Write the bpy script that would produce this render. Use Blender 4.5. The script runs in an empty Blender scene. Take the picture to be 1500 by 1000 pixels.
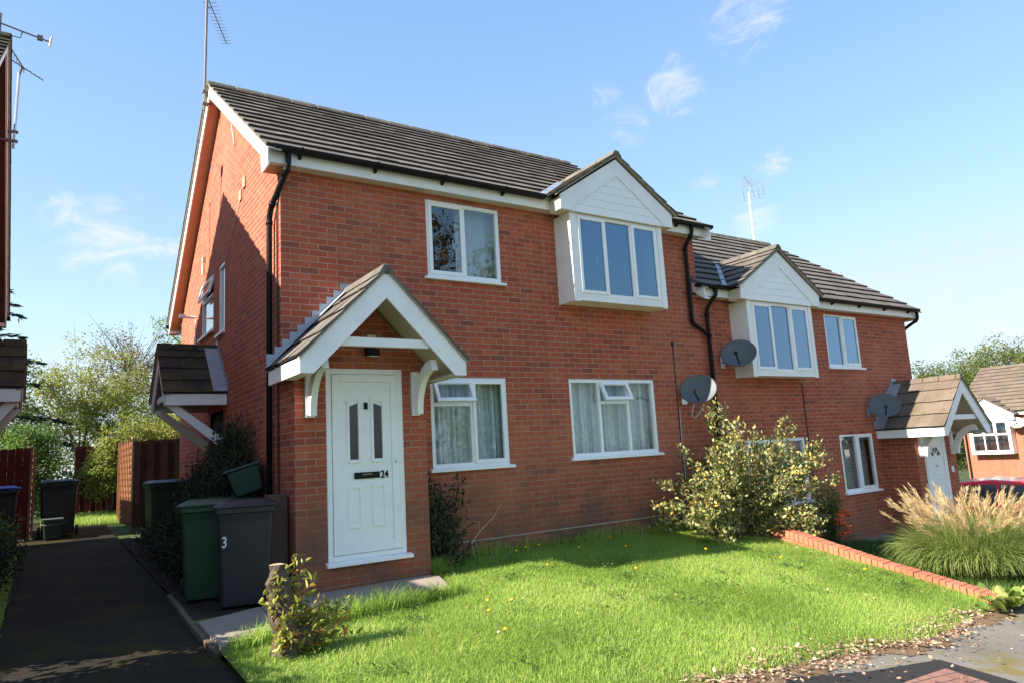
import bpy, bmesh, math, random
import numpy as np
from mathutils import Vector, Matrix

R = math.radians
rng = random.Random(7)
nr = np.random.default_rng(11)
scene = bpy.context.scene
COL = scene.collection

# ------------------------------------------------------------------ materials
def new_mat(name):
    m = bpy.data.materials.new(name); m.use_nodes = True
    nt = m.node_tree
    for n in list(nt.nodes): nt.nodes.remove(n)
    out = nt.nodes.new('ShaderNodeOutputMaterial')
    return m, nt, out
class N:
    """tiny node helper"""
    def __init__(s, nt): s.nt = nt
    def n(s, t, **kw):
        x = s.nt.nodes.new(t)
        for k, v in kw.items(): setattr(x, k, v)
        return x
    def link(s, a, b): s.nt.links.new(a, b)
    def put(s, sock, v):
        if isinstance(v, bpy.types.NodeSocket): s.link(v, sock)
        else: sock.default_value = v
    def math(s, op, a, b=None, c=None, clamp=False):
        x = s.n('ShaderNodeMath', operation=op); x.use_clamp = clamp
        s.put(x.inputs[0], a)
        if b is not None: s.put(x.inputs[1], b)
        if c is not None: s.put(x.inputs[2], c)
        return x.outputs[0]
    def mix(s, f, a, b, mode='MIX'):
        x = s.n('ShaderNodeMix', data_type='RGBA', blend_type=mode)
        s.put(x.inputs[0], f); s.put(x.inputs[6], c4(a)); s.put(x.inputs[7], c4(b))
        return x.outputs[2]
    def noise(s, scale, detail=4, rough=.55, vec=None, dim='3D'):
        x = s.n('ShaderNodeTexNoise', noise_dimensions=dim)
        x.inputs['Scale'].default_value = scale; x.inputs['Detail'].default_value = detail
        x.inputs['Roughness'].default_value = rough
        if vec is not None: s.link(vec, x.inputs['Vector'])
        return x.outputs['Fac']
    def ramp(s, f, stops, interp='LINEAR'):
        x = s.n('ShaderNodeValToRGB'); x.color_ramp.interpolation = interp
        e = x.color_ramp.elements
        while len(e) > 1: e.remove(e[-1])
        e[0].position = stops[0][0]; e[0].color = c4(stops[0][1])
        for p, c in stops[1:]:
            k = e.new(p); k.color = c4(c)
        s.link(f, x.inputs[0]); return x.outputs[0]
    def maprange(s, v, a, b, c=0., d=1., smooth=False):
        x = s.n('ShaderNodeMapRange'); x.clamp = True
        if smooth: x.interpolation_type = 'SMOOTHSTEP'
        s.put(x.inputs[0], v); x.inputs[1].default_value = a; x.inputs[2].default_value = b
        x.inputs[3].default_value = c; x.inputs[4].default_value = d
        return x.outputs[0]
    def bsdf(s, col, rough=.6, spec=.5, metal=0., normal=None, **kw):
        b = s.n('ShaderNodeBsdfPrincipled')
        s.put(b.inputs['Base Color'], c4(col)); s.put(b.inputs['Roughness'], rough)
        b.inputs['Specular IOR Level'].default_value = spec; b.inputs['Metallic'].default_value = metal
        if normal is not None: s.link(normal, b.inputs['Normal'])
        for k, v in kw.items(): b.inputs[k].default_value = v
        return b.outputs[0]
    def bump(s, h, strength=.3, dist=.01):
        b = s.n('ShaderNodeBump'); b.inputs['Strength'].default_value = strength
        b.inputs['Distance'].default_value = dist; s.link(h, b.inputs['Height']); return b.outputs[0]
def c4(c):
    if isinstance(c, bpy.types.NodeSocket): return c
    if isinstance(c, (int, float)): return (c, c, c, 1)
    return tuple(c) if len(c) == 4 else (*c, 1)

def wpos(h):
    g = h.n('ShaderNodeNewGeometry'); return g

def simple(name, col, rough=.5, spec=.5, metal=0., var=.12, scale=6., bump=0., bscale=60, dirt=None):
    m, nt, out = new_mat(name); h = N(nt)
    g = wpos(h)
    n1 = h.noise(scale, 5, .6, g.outputs['Position'])
    dark = tuple(max(0, c * (1 - var)) for c in col); lite = tuple(min(1, c * (1 + var)) for c in col)
    c = h.ramp(n1, [(.3, dark), (.7, lite)])
    if dirt:
        n2 = h.noise(dirt[1], 6, .7, g.outputs['Position'])
        f = h.maprange(n2, dirt[2], dirt[2] + .18)
        c = h.mix(f, c, dirt[0])
    nrm = None
    if bump:
        nrm = h.bump(h.noise(bscale, 4, .6, g.outputs['Position']), bump, .004)
    r = h.maprange(n1, .2, .8, max(.02, rough - .07), min(1, rough + .07))
    h.link(h.bsdf(c, r, spec, metal, nrm), out.inputs[0])
    return m

def brick_mat(name, palette, mortar, bw=.225, bh=.075, mj=.0105, damp=None, bumps=.5, swap=False, gain=1.):
    m, nt, out = new_mat(name); h = N(nt)
    g = wpos(h)
    tc = h.n('ShaderNodeTexCoord')
    sp = h.n('ShaderNodeSeparateXYZ'); h.link(g.outputs['Position'], sp.inputs[0])
    sn = h.n('ShaderNodeSeparateXYZ'); h.link(g.outputs['True Normal'], sn.inputs[0])
    ax = h.math('ABSOLUTE', sn.outputs[0])
    f = h.math('GREATER_THAN', ax, .7)
    mu = h.n('ShaderNodeMix', data_type='FLOAT'); h.link(f, mu.inputs[0]); h.link(sp.outputs[0], mu.inputs[2]); h.link(sp.outputs[1], mu.inputs[3])
    u = mu.outputs[0]; v = sp.outputs[2]
    # small wobble so courses are not ruled
    wob = h.noise(3.0, 2, .5, g.outputs['Position'])
    v = h.math('ADD', v, h.math('MULTIPLY', h.math('SUBTRACT', wob, .5), .006))
    wob2 = h.noise(14.0, 2, .5, g.outputs['Position'])
    u = h.math('ADD', u, h.math('MULTIPLY', h.math('SUBTRACT', wob2, .5), .010))
    rv = h.math('DIVIDE', v, bh); row = h.math('FLOOR', rv); fv = h.math('SUBTRACT', rv, row)
    par = h.math('PINGPONG', row, 1.)
    ru = h.math('ADD', h.math('DIVIDE', u, bw), h.math('MULTIPLY', par, .5))
    col = h.math('FLOOR', ru); fu = h.math('SUBTRACT', ru, col)
    du = h.math('MULTIPLY', h.math('MINIMUM', fu, h.math('SUBTRACT', 1., fu)), bw)
    dv = h.math('MULTIPLY', h.math('MINIMUM', fv, h.math('SUBTRACT', 1., fv)), bh)
    d = h.math('MINIMUM', du, dv)
    ed = h.math('ADD', d, h.math('MULTIPLY', h.math('SUBTRACT', h.noise(70, 3, .6, g.outputs['Position']), .5), .006))
    face = h.maprange(ed, mj * .35, mj * .75, 0, 1, True)
    cv = h.n('ShaderNodeCombineXYZ'); h.link(row, cv.inputs[0]); h.link(col, cv.inputs[1])
    wn = h.n('ShaderNodeTexWhiteNoise', noise_dimensions='2D'); h.link(cv.outputs[0], wn.inputs['Vector'])
    val = wn.outputs['Value']
    bc = h.ramp(val, palette)
    # within brick variation: creases, soot
    n1 = h.noise(38, 5, .65, g.outputs['Position'])
    bc = h.mix(h.maprange(n1, .35, .75, 0., .45), bc, (.22, .075, .052))
    n2 = h.noise(1.1, 5, .6, g.outputs['Position'])
    bc = h.mix(h.maprange(n2, .42, .75, 0., .38), bc, (.30, .085, .048))
    n3 = h.noise(.55, 3, .5, g.outputs['Position'])
    bc = h.mix(h.maprange(n3, .45, .75, 0., .35), bc, (.62, .22, .11))
    mc = h.mix(h.maprange(h.noise(5, 4, .6, g.outputs['Position']), .3, .7), mortar, tuple(.7 * c for c in mortar))
    c = h.mix(face, mc, bc)
    # faint vertical rain streaks
    mp = h.n('ShaderNodeMapping'); mp.inputs['Scale'].default_value = (5., 5., .35); h.link(g.outputs['Position'], mp.inputs[0])
    stn = h.noise(1., 4, .65, mp.outputs[0])
    c = h.mix(h.maprange(stn, .52, .78, 0., .38), c, (.17, .068, .045))
    c = h.mix(h.maprange(stn, .46, .20, 0., .22), c, (.58, .22, .13))
    if damp:
        # weathering near the ground: grey-brown, patchy
        hz = h.maprange(sp.outputs[2], damp[0], damp[1], 1., 0., True)
        nd = h.maprange(h.noise(1.3, 6, .68, g.outputs['Position']), .30, .68, .15, 1.25)
        c = h.mix(h.math('MULTIPLY', h.math('MULTIPLY', hz, nd), .88, clamp=True), c, damp[2])
    hgt = h.math('ADD', face, h.math('MULTIPLY', n1, .35))
    nrm = h.bump(hgt, bumps, .008)
    h.link(h.bsdf(c, .88, .25, 0., nrm), out.inputs[0])
    return m

PAL = [(0.0, (.430, .086, .045)), (.18, (.500, .104, .050)), (.36, (.385, .072, .041)), (.52, (.555, .138, .062)),
       (.66, (.455, .112, .057)), (.80, (.390, .084, .048)), (.88, (.250, .068, .050)), (.94, (.320, .080, .048)), (1.0, (.53, .155, .078))]
M = {}
M['brick'] = brick_mat('red_brick', PAL, (.52, .30, .205), damp=(-.30, 1.30, (.135, .080, .054)))
M['brick_low'] = brick_mat('red_brick_lower_house', PAL, (.52, .30, .205), damp=(-1.3, .0, (.24, .125, .08)))
M['brick_far'] = brick_mat('orange_brick', [(0, (.36, .125, .07)), (.5, (.42, .15, .08)), (1, (.34, .12, .065))], (.40, .26, .18))
M['coping'] = brick_mat('coping_brick', [(0, (.42, .13, .075)), (.5, (.50, .165, .09)), (1, (.38, .12, .07))], (.42, .30, .22))
M['white'] = simple('white_upvc', (.92, .915, .90), .28, .5, var=.02, scale=3)
M['board'] = simple('white_painted_board', (.90, .89, .87), .45, .45, var=.07, scale=2.5, dirt=((.58, .56, .47), 6, .61))
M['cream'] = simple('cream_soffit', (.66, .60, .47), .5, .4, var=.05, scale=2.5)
M['soffit_dark'] = simple('dark_soffit', (.085, .045, .032), .6, .3, var=.1)  # shaded copy of the soffit, the shade is in its colour
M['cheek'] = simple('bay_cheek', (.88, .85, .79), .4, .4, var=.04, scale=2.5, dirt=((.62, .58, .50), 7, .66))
M['soffit'] = simple('stained_soffit', (.60, .33, .20), .55, .3, var=.10, scale=5)  # orange light bounced off the sunlit brick is put into this colour
M['black'] = simple('black_plastic', (.010, .010, .011), .5, .2, var=.2)
M['lead'] = simple('lead_flashing', (.36, .385, .43), .45, .5, metal=.25, var=.15, scale=9)
M['mortar'] = simple('verge_mortar', (.36, .32, .25), .9, .2, var=.25, scale=14, bump=.5, dirt=((.14, .14, .10), 10, .55))
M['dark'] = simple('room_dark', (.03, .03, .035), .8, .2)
M['room'] = simple('room_wall', (.16, .15, .14), .9, .2, var=.03)
M['alu'] = simple('aluminium', (.55, .55, .57), .35, .5, metal=.8, var=.06)
M['alu_dark'] = simple('weathered_mast', (.20, .15, .14), .5, .5, metal=.5, var=.15)
M['dish'] = simple('dish_grey', (.105, .118, .128), .5, .4, var=.08, scale=8)
M['dish_pale'] = simple('dish_pale', (.5, .47, .44), .5, .4)
M['asphalt'] = None
M['cable_w'] = simple('white_cable', (.6, .58, .52), .5)
M['cable_b'] = simple('black_cable', (.012, .011, .012), .5)
M['bin_green'] = simple('green_bin_plastic', (.013, .044, .016), .42, .5, var=.15, scale=4)
M['bin_grey'] = simple('charcoal_bin_plastic', (.021, .022, .025), .45, .5, var=.15, scale=4)
M['bin_dark'] = simple('dark_bin_plastic', (.016, .017, .018), .45, .5, var=.15, scale=4)
M['bin_teal'] = simple('teal_box_plastic', (.007, .034, .026), .45, .5, var=.15, scale=4)
M['bin_blue'] = simple('blue_lid_plastic', (.02, .045, .30), .4, .5, var=.1)
M['bin_mid'] = simple('dull_green_plastic', (.018, .045, .030), .45, .5, var=.15)
M['sticker'] = simple('number_paint', (.62, .62, .60), .6)
M['fence_brown'] = simple('brown_fence', (.048, .028, .021), .8, .2, var=.35, scale=7)
M['fence_red'] = simple('red_fence', (.085, .014, .011), .8, .2, var=.3, scale=7)
M['lattice'] = simple('lap_fence', (.34, .17, .085), .8, .2, var=.2, scale=7)
M['post'] = simple('fence_post', (.20, .15, .10), .85, .2, var=.25, scale=7)
M['bark'] = simple('bark', (.10, .075, .055), .9, .2, var=.35, scale=18, bump=.8, bscale=40)
M['twig'] = simple('twig', (.16, .105, .07), .9, .2, var=.3, scale=10)
M['cut'] = simple('cut_wood', (.46, .33, .21), .8, .2, var=.2, scale=40)
M['soil'] = simple('bare_soil', (.045, .034, .025), .95, .1, var=.4, scale=20, bump=1., bscale=30)
M['red_paint'] = simple('red_car_paint', (.90, .04, .065), .2, .6, var=.03)
M['tyre'] = simple('tyre_rubber', (.02, .02, .02), .8)
M['blacktrim'] = simple('black_trim', (.02, .02, .022), .4)
M['berry'] = simple('orange_berry', (.75, .13, .02), .35, .5, var=.2)
M['petal'] = simple('yellow_petal', (.80, .50, .02), .6, .3, var=.1)
M['litter'] = simple('fallen_leaf', (.33, .20, .115), .85, .2, var=.35, scale=25)
M['curtain'] = None

# curtains: pale net with vertical folds (modelled), patterned bands
def curtain_mat(name, a, b):
    m, nt, out = new_mat(name); h = N(nt); g = wpos(h)
    w = h.n('ShaderNodeTexWave', wave_type='BANDS', bands_direction='X'); w.inputs['Scale'].default_value = 4.2
    w.inputs['Distortion'].default_value = 1.2; w.inputs['Detail'].default_value = 2
    h.link(g.outputs['Position'], w.inputs['Vector'])
    n = h.noise(16, 3, .6, g.outputs['Position'])
    c = h.mix(w.outputs['Fac'], a, b)
    c = h.mix(h.maprange(n, .5, .75, 0, .6), c, tuple(.55 * x for x in b))
    h.link(h.bsdf(c, .9, .1), out.inputs[0]); return m
M['curtain'] = curtain_mat('net_curtain', (.66, .71, .69), (.33, .40, .39))
M['curtain_plain'] = simple('plain_curtain', (.62, .66, .66), .9, .1, var=.04, scale=1.5)
M['blind'] = simple('venetian_slat', (.50, .50, .44), .5, .4, var=.06)

def glass_mat(name, refl, tint=(.93, .96, .96), gcol=(.95, .97, 1)):
    m, nt, out = new_mat(name); h = N(nt)
    t = h.n('ShaderNodeBsdfTransparent'); t.inputs[0].default_value = c4(tint)
    gl = h.n('ShaderNodeBsdfGlossy'); gl.inputs['Roughness'].default_value = .008; gl.inputs['Color'].default_value = c4(gcol)
    g = wpos(h)
    nrm = h.bump(h.noise(2.2, 2, .5, g.outputs['Position']),   .06, .05); h.link(nrm, gl.inputs['Normal'])
    dp = h.n('ShaderNodeVectorMath', operation='DOT_PRODUCT'); h.link(g.outputs['Incoming'], dp.inputs[0]); h.link(g.outputs['True Normal'], dp.inputs[1])
    cs = h.math('ABSOLUTE', dp.outputs['Value'])
    sch = h.math('ADD', .04, h.math('MULTIPLY', .96, h.math('POWER', h.math('SUBTRACT', 1., cs), 5.)))
    f = h.math('MULTIPLY', sch, refl, clamp=True)
    mx = h.n('ShaderNodeMixShader'); h.link(f, mx.inputs[0]); h.link(t.outputs[0], mx.inputs[1]); h.link(gl.outputs[0], mx.inputs[2])
    h.link(mx.outputs[0], out.inputs[0]); return m
M['glass'] = glass_mat('window_glass', 1.8)
M['glass_dark'] = glass_mat('upstairs_glass', 6.5, (.40, .45, .52), (.44, .70, 1.))
M['glass_mid'] = glass_mat('clear_upstairs_glass', 3.4, (.70, .76, .78), (.85, .95, 1.))
M['glass_car'] = glass_mat('car_glass', 2.5, (.5, .6, .6))

# roof tiles: colour from per-tile attribute + lichen
def tile_mat(name, base, alt, moss=0., joints=True):
    m, nt, out = new_mat(name); h = N(nt); g = wpos(h)
    at = h.n('ShaderNodeAttribute'); at.attribute_name = 'tint'
    c = h.mix(at.outputs['Fac'], base, alt)
    n = h.noise(2.0, 6, .65, g.outputs['Position'])
    c = h.mix(h.maprange(n, .4, .75, 0, .55), c, tuple(.55 * x for x in base))
    nl = h.noise(19, 4, .7, g.outputs['Position'])
    c = h.mix(h.maprange(nl, .62, .72, 0, .6), c, (.36, .33, .25))
    if moss:
        nm = h.noise(3.4, 5, .7, g.outputs['Position'])
        c = h.mix(h.maprange(nm, .60 - .2 * moss, .72 - .2 * moss, 0, .8), c, (.085, .080, .022))
    nrm = h.bump(h.noise(60, 4, .7, g.outputs['Position']), .35, .006)
    h.link(h.bsdf(c, .85, .25, 0, nrm), out.inputs[0]); return m
M['tile'] = tile_mat('concrete_roof_tile', (.120, .103, .088), (.178, .155, .132), moss=.18)
M['tile_edge'] = simple('tile_edge', (.055, .047, .039), .9, .1, var=.35, scale=12)  # front edges darkened for moss and for painted shadow between courses
M['tile_moss'] = tile_mat('mossy_roof_tile', (.040, .034, .027), (.066, .056, .043), moss=.6)
M['tile_rust'] = tile_mat('rust_roof_tile', (.15, .115, .088), (.195, .145, .105), moss=.25)

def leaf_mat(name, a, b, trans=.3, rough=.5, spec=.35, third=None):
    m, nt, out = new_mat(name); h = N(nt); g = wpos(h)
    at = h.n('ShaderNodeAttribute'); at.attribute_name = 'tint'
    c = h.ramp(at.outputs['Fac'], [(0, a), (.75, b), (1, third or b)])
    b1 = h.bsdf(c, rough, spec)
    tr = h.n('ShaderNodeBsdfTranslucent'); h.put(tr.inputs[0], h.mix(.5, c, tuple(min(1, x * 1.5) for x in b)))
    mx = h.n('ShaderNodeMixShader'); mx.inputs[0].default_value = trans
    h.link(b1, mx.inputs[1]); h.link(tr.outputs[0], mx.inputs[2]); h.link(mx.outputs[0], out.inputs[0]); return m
M['grass'] = leaf_mat('lawn_grass', (.165, .260, .045), (.39, .525, .10), .45, .55, .22, (.60, .54, .26))
M['grass_dark'] = leaf_mat('shade_grass', (.03, .07, .012), (.08, .14, .03), .3, .6, .2)  # darker copy of the grass with the shade put into its colour
M['leaf_var'] = leaf_mat('variegated_leaf', (.045, .075, .022), (.46, .45, .17), .25, .38, .5, (.66, .40, .08))
M['leaf_yel'] = leaf_mat('yellow_green_leaf', (.10, .14, .025), (.33, .35, .075), .4, .55, .3, (.32, .24, .07))
M['leaf_grn'] = leaf_mat('mid_green_leaf', (.05, .10, .022), (.19, .28, .06), .4, .5, .3)
M['leaf_dark'] = leaf_mat('dark_leaf', (.012, .022, .010), (.035, .055, .020), .2, .5, .35)
M['leaf_con'] = leaf_mat('conifer_needle', (.012, .024, .014), (.030, .052, .026), .15, .6, .25)
M['leaf_oak'] = leaf_mat('autumn_green_leaf', (.04, .07, .018), (.11, .15, .035), .3, .55, .25, (.19, .16, .05))
M['leaf_red'] = leaf_mat('bronze_shoot_leaf', (.10, .13, .022), (.40, .40, .08), .35, .45, .4, (.55, .20, .06))
M['leaf_berg'] = leaf_mat('broad_leaf', (.10, .17, .03), (.26, .34, .06), .3, .4, .45, (.45, .42, .12))
M['leaf_brown'] = leaf_mat('brown_leaf', (.08, .05, .02), (.17, .11, .05), .3, .6, .2)
M['reed'] = leaf_mat('reed_blade', (.10, .16, .035), (.30, .36, .10), .4, .5, .3, (.52, .46, .22))
M['plume'] = leaf_mat('reed_plume', (.36, .24, .11), (.66, .50, .27), .4, .8, .1, (.80, .66, .42))

def ground_mat(name, a, b, fine, moss=None, bump=.6, rough=.9, big=.7, spec=.12):
    m, nt, out = new_mat(name); h = N(nt); g = wpos(h)
    n1 = h.noise(fine, 6, .75, g.outputs['Position']); n2 = h.noise(big, 5, .6, g.outputs['Position'])
    c = h.mix(h.maprange(n1, .3, .7), a, b)
    c = h.mix(h.maprange(n2, .35, .7, 0, .5), c, tuple(.6 * x for x in a))
    if moss:
        n3 = h.noise(1.7, 6, .7, g.outputs['Position'])
        c = h.mix(h.maprange(n3, moss[1], moss[1] + .13, 0, .85), c, moss[0])
    nrm = h.bump(n1, bump, .006)
    h.link(h.bsdf(c, rough, spec, 0, nrm), out.inputs[0]); return m
M['asphalt'] = ground_mat('worn_asphalt', (.17, .155, .13), (.28, .255, .22), 55, ((.19, .145, .035), .50))
M['path'] = ground_mat('mossy_path', (.016, .0135, .010), (.046, .039, .029), 45, ((.046, .036, .010), .46))
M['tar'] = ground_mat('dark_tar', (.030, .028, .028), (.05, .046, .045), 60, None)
M['slab'] = ground_mat('paving_slab', (.30, .245, .20), (.40, .33, .27), 45, ((.20, .17, .12), .62), .35)
M['kerb'] = ground_mat('concrete_edging', (.15, .115, .09), (.21, .16, .125), 50, ((.07, .06, .025), .5), .4)
M['earth'] = ground_mat('lawn_soil', (.10, .14, .030), (.17, .21, .045), 30, None)
M['garden'] = ground_mat('rough_ground', (.055, .060, .028), (.09, .095, .04), 20, None)
M['terrain'] = ground_mat('far_ground', (.05, .07, .025), (.09, .11, .04), 3, None)
M['footing'] = ground_mat('concrete_footing', (.22, .19, .15), (.30, .26, .21), 30, ((.10, .10, .05), .5))
M['paver'] = brick_mat('block_paver', [(0, (.22, .12, .10)), (.5, (.30, .17, .135)), (1, (.24, .14, .12))], (.09, .08, .07), bw=.2, bh=.1)
def paver_fix():
    # pavers lie flat: use x,y
    nt = M['paver'].node_tree
    seps = [n for n in nt.nodes if n.type == 'SEPXYZ']
    sp = seps[0]
    for l in list(nt.links):
        if l.from_node == sp and l.from_socket.name == 'Z': 
            to = l.to_socket; nt.links.remove(l); nt.links.new(sp.outputs[1], to)
paver_fix()

# ------------------------------------------------------------------ mesh helpers
class MB:
    def __init__(s, tf=None):
        s.v = []; s.f = []; s.mi = []; s.tint = []; s.tf = tf; s.cur = 0.5
    def pt(s, p):
        if s.tf: p = s.tf(p)
        s.v.append(tuple(p)); s.tint.append(s.cur); return len(s.v) - 1
    def face(s, pts, mi=0):
        s.f.append([s.pt(p) for p in pts]); s.mi.append(mi)
    def box(s, x0, x1, y0, y1, z0, z1, mi=0):
        c = [(x0, y0, z0), (x1, y0, z0), (x1, y1, z0), (x0, y1, z0), (x0, y0, z1), (x1, y0, z1), (x1, y1, z1), (x0, y1, z1)]
        s.hexa(c, mi)
    def hexa(s, c, mi=0, front=None):
        i = [s.pt(p) for p in c]
        for n, q in enumerate(((0, 3, 2, 1), (4, 5, 6, 7), (0, 1, 5, 4), (1, 2, 6, 5), (2, 3, 7, 6), (3, 0, 4, 7))):
            s.f.append([i[k] for k in q]); s.mi.append(front if (front is not None and n == 2) else mi)
    def prism(s, poly, vec, mi=0):
        """poly: list of 3D points (planar), extruded by vec"""
        n = len(poly); a = [s.pt(p) for p in poly]; b = [s.pt((p[0] + vec[0], p[1] + vec[1], p[2] + vec[2])) for p in poly]
        s.f.append(a[::-1]); s.mi.append(mi); s.f.append(b); s.mi.append(mi)
        for k in range(n):
            s.f.append([a[k], a[(k + 1) % n], b[(k + 1) % n], b[k]]); s.mi.append(mi)
    def tube(s, path, r, n=8, mi=0, cap=True):
        path = [Vector(p) for p in path]; rs = r if isinstance(r, (list, tuple)) else [r] * len(path)
        rings = []; up = None
        for i, p in enumerate(path):
            if i == 0: t = path[1] - p
            elif i == len(path) - 1: t = p - path[i - 1]
            else: t = (path[i + 1] - p).normalized() + (p - path[i - 1]).normalized()
            if t.length < 1e-9: t = Vector((0, 0, 1))
            t.normalize()
            if up is None:
                up = t.orthogonal().normalized()
            else:
                up = (up - t * up.dot(t))
                up = up.normalized() if up.length > 1e-6 else t.orthogonal().normalized()
            w = t.cross(up)
            rings.append([s.pt(p + (up * math.cos(2 * math.pi * k / n) + w * math.sin(2 * math.pi * k / n)) * rs[i]) for k in range(n)])
        for a, b in zip(rings, rings[1:]):
            for k in range(n):
                s.f.append([a[k], a[(k + 1) % n], b[(k + 1) % n], b[k]]); s.mi.append(mi)
        if cap:
            s.f.append(rings[0][::-1]); s.mi.append(mi); s.f.append(rings[-1]); s.mi.append(mi)
    def lathe(s, prof, c=(0, 0, 0), n=24, mi=0):
        rings = [[s.pt((c[0] + r * math.cos(2 * math.pi * k / n), c[1] + r * math.sin(2 * math.pi * k / n), c[2] + z)) for k in range(n)] for r, z in prof]
        for a, b in zip(rings, rings[1:]):
            for k in range(n):
                s.f.append([a[k], a[(k + 1) % n], b[(k + 1) % n], b[k]]); s.mi.append(mi)
    def build(s, name, mats, parent=None, smooth=False, bevel=0., fix=True):
        if not isinstance(mats, (list, tuple)): mats = [mats]
        me = bpy.data.meshes.new(name); me.from_pydata(s.v, [], s.f)
        for k in mats: me.materials.append(k)
        if len(mats) > 1: me.polygons.foreach_set('material_index', s.mi)
        a = me.attributes.new('tint', 'FLOAT', 'POINT'); a.data.foreach_set('value', s.tint)
        if fix:
            bm = bmesh.new(); bm.from_mesh(me); bmesh.ops.recalc_face_normals(bm, faces=bm.faces); bm.to_mesh(me); bm.free()
        if smooth: me.polygons.foreach_set('use_smooth', [True] * len(me.polygons))
        o = bpy.data.objects.new(name, me); COL.objects.link(o); o.parent = parent
        if bevel:
            b = o.modifiers.new('bevel', 'BEVEL'); b.width = bevel; b.segments = 2; b.limit_method = 'ANGLE'; b.angle_limit = R(40)
        return o

def np_mesh(name, V, F, tint, mat, parent=None, smooth=False):
    me = bpy.data.meshes.new(name); nv, nf, k = len(V), len(F), F.shape[1]
    me.vertices.add(nv); me.vertices.foreach_set('co', V.astype(np.float32).ravel())
    me.loops.add(nf * k); me.loops.foreach_set('vertex_index', F.astype(np.int32).ravel())
    me.polygons.add(nf); me.polygons.foreach_set('loop_start', np.arange(0, nf * k, k, dtype=np.int32))
    try: me.polygons.foreach_set('loop_total', np.full(nf, k, dtype=np.int32))
    except Exception: pass
    a = me.attributes.new('tint', 'FLOAT', 'POINT'); a.data.foreach_set('value', tint.astype(np.float32))
    me.update(calc_edges=True); me.validate()
    me.materials.append(mat)
    if smooth: me.polygons.foreach_set('use_smooth', [True] * len(me.polygons))
    o = bpy.data.objects.new(name, me); COL.objects.link(o); o.parent = parent
    return o

def tag(o, label=None, cat=None, group=None, kind=None):
    if label: o['label'] = label
    if cat: o['category'] = cat
    if group: o['group'] = group
    if kind: o['kind'] = kind
    return o
def thing(name, label, cat, loc=(0, 0, 0), rz=0., group=None):
    o = bpy.data.objects.new(name, None); COL.objects.link(o); o.empty_display_size = .2
    o.location = loc; o.rotation_euler = (0, 0, rz)
    return tag(o, label, cat, group)

# ------------------------------------------------------------------ terrain
FX = [(-200, -.3), (-8, -.40), (-3, -.42), (0, -.46), (2, -.60), (5.3, -.90), (7, -1.0), (8.5, -1.05), (10.5, -1.15), (14, -1.5), (34, -3.6), (60, -5.2), (200, -7)]
GY = [(-200, -2.5), (-30, -1.2), (-8, -.35), (0, 0), (12, .36), (40, .6), (200, .6)]
def P(x, y):
    return float(np.interp(x, *zip(*FX)) + np.interp(y, *zip(*GY)))
def sheet(name, xs, ys, fn, mat, kind='structure', mask=None):
    m = MB(); nx, ny = len(xs), len(ys)
    for y in ys:
        for x in xs: m.v.append((x, y, fn(x, y))); m.tint.append(.5)
    for j in range(ny - 1):
        for i in range(nx - 1):
            if mask and not mask((xs[i] + xs[i + 1]) / 2, (ys[j] + ys[j + 1]) / 2): continue
            m.f.append([j * nx + i, j * nx + i + 1, (j + 1) * nx + i + 1, (j + 1) * nx + i]); m.mi.append(0)
    o = m.build(name, mat, smooth=True, fix=False); o['kind'] = kind
    return o
def lin(a, b, n): return [a + (b - a) * i / (n - 1) for i in range(n)]
xs = [-600, -200, -90, -40, -25] + lin(-15, 25, 81) + [28, 31, 34, 40, 50, 60, 90, 140, 200, 600]
ys = [-600, -200, -90, -40, -30] + lin(-15, 20, 71) + [25, 30, 40, 60, 100, 200, 600]
sheet('ground', xs, ys, lambda x, y: P(max(-200, min(200, x)), max(-200, min(200, y))) - .06, M['terrain'])
# lawn front edge and surface
def front(x): return float(np.interp(x, [-1.2, .5, 2.6, 4.8, 5.85, 6.9, 7.2], [-4.45, -4.38, -4.32, -4.28, -4.1, -3.95, -3.9]))
def lawn_z(x, y):
    back = float(np.interp(x, [-1.1, 0, 1.6, 3, 6, 7.2], [-.44, -.43, -.40, -.37, -.40, -.46]))
    yf = front(x); t = min(1., max(0., (y - yf) / (0 - yf)))
    zf = P(x, yf) + .012
    t2 = t ** .80
    return zf + (back - zf) * t2
road_f = lambda x, y: P(x, y) - .02
sheet('road', lin(-1.0, 30, 94), lin(-15, -3.0, 49), road_f, M['asphalt'])
sheet('path', lin(-3.1, -1.0, 15), lin(-15, 12, 91), lambda x, y: P(x, y) - .022, M['path'])
sheet('verge_bed', lin(-1.0, 0.0, 9), lin(-.62, 7.1, 40), lambda x, y: P(x, y) + .012 * math.sin(17 * x + 5 * y) , M['soil'])
sheet('garden', lin(7.25, 26, 60), lin(-4.1, 1.0, 26), lambda x, y: P(x, y) - .012, M['garden'])
def lawn_sheet():
    xs = lin(-1.0, 7.1, 82); m = MB(); nj = 40
    for j in range(nj + 1):
        for x in xs:
            yf = front(x); yb = .02 if x > .0 else -.63; y = yf + (yb - yf) * j / nj
            m.v.append((x, y, lawn_z(x, y))); m.tint.append(.5)
    nx = len(xs)
    for j in range(nj):
        for i in range(nx - 1):
            m.f.append([j * nx + i, j * nx + i + 1, (j + 1) * nx + i + 1, (j + 1) * nx + i]); m.mi.append(0)
    o = m.build('lawn_ground', M['earth'], smooth=True, fix=False); o['kind'] = 'structure'
lawn_sheet()
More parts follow.
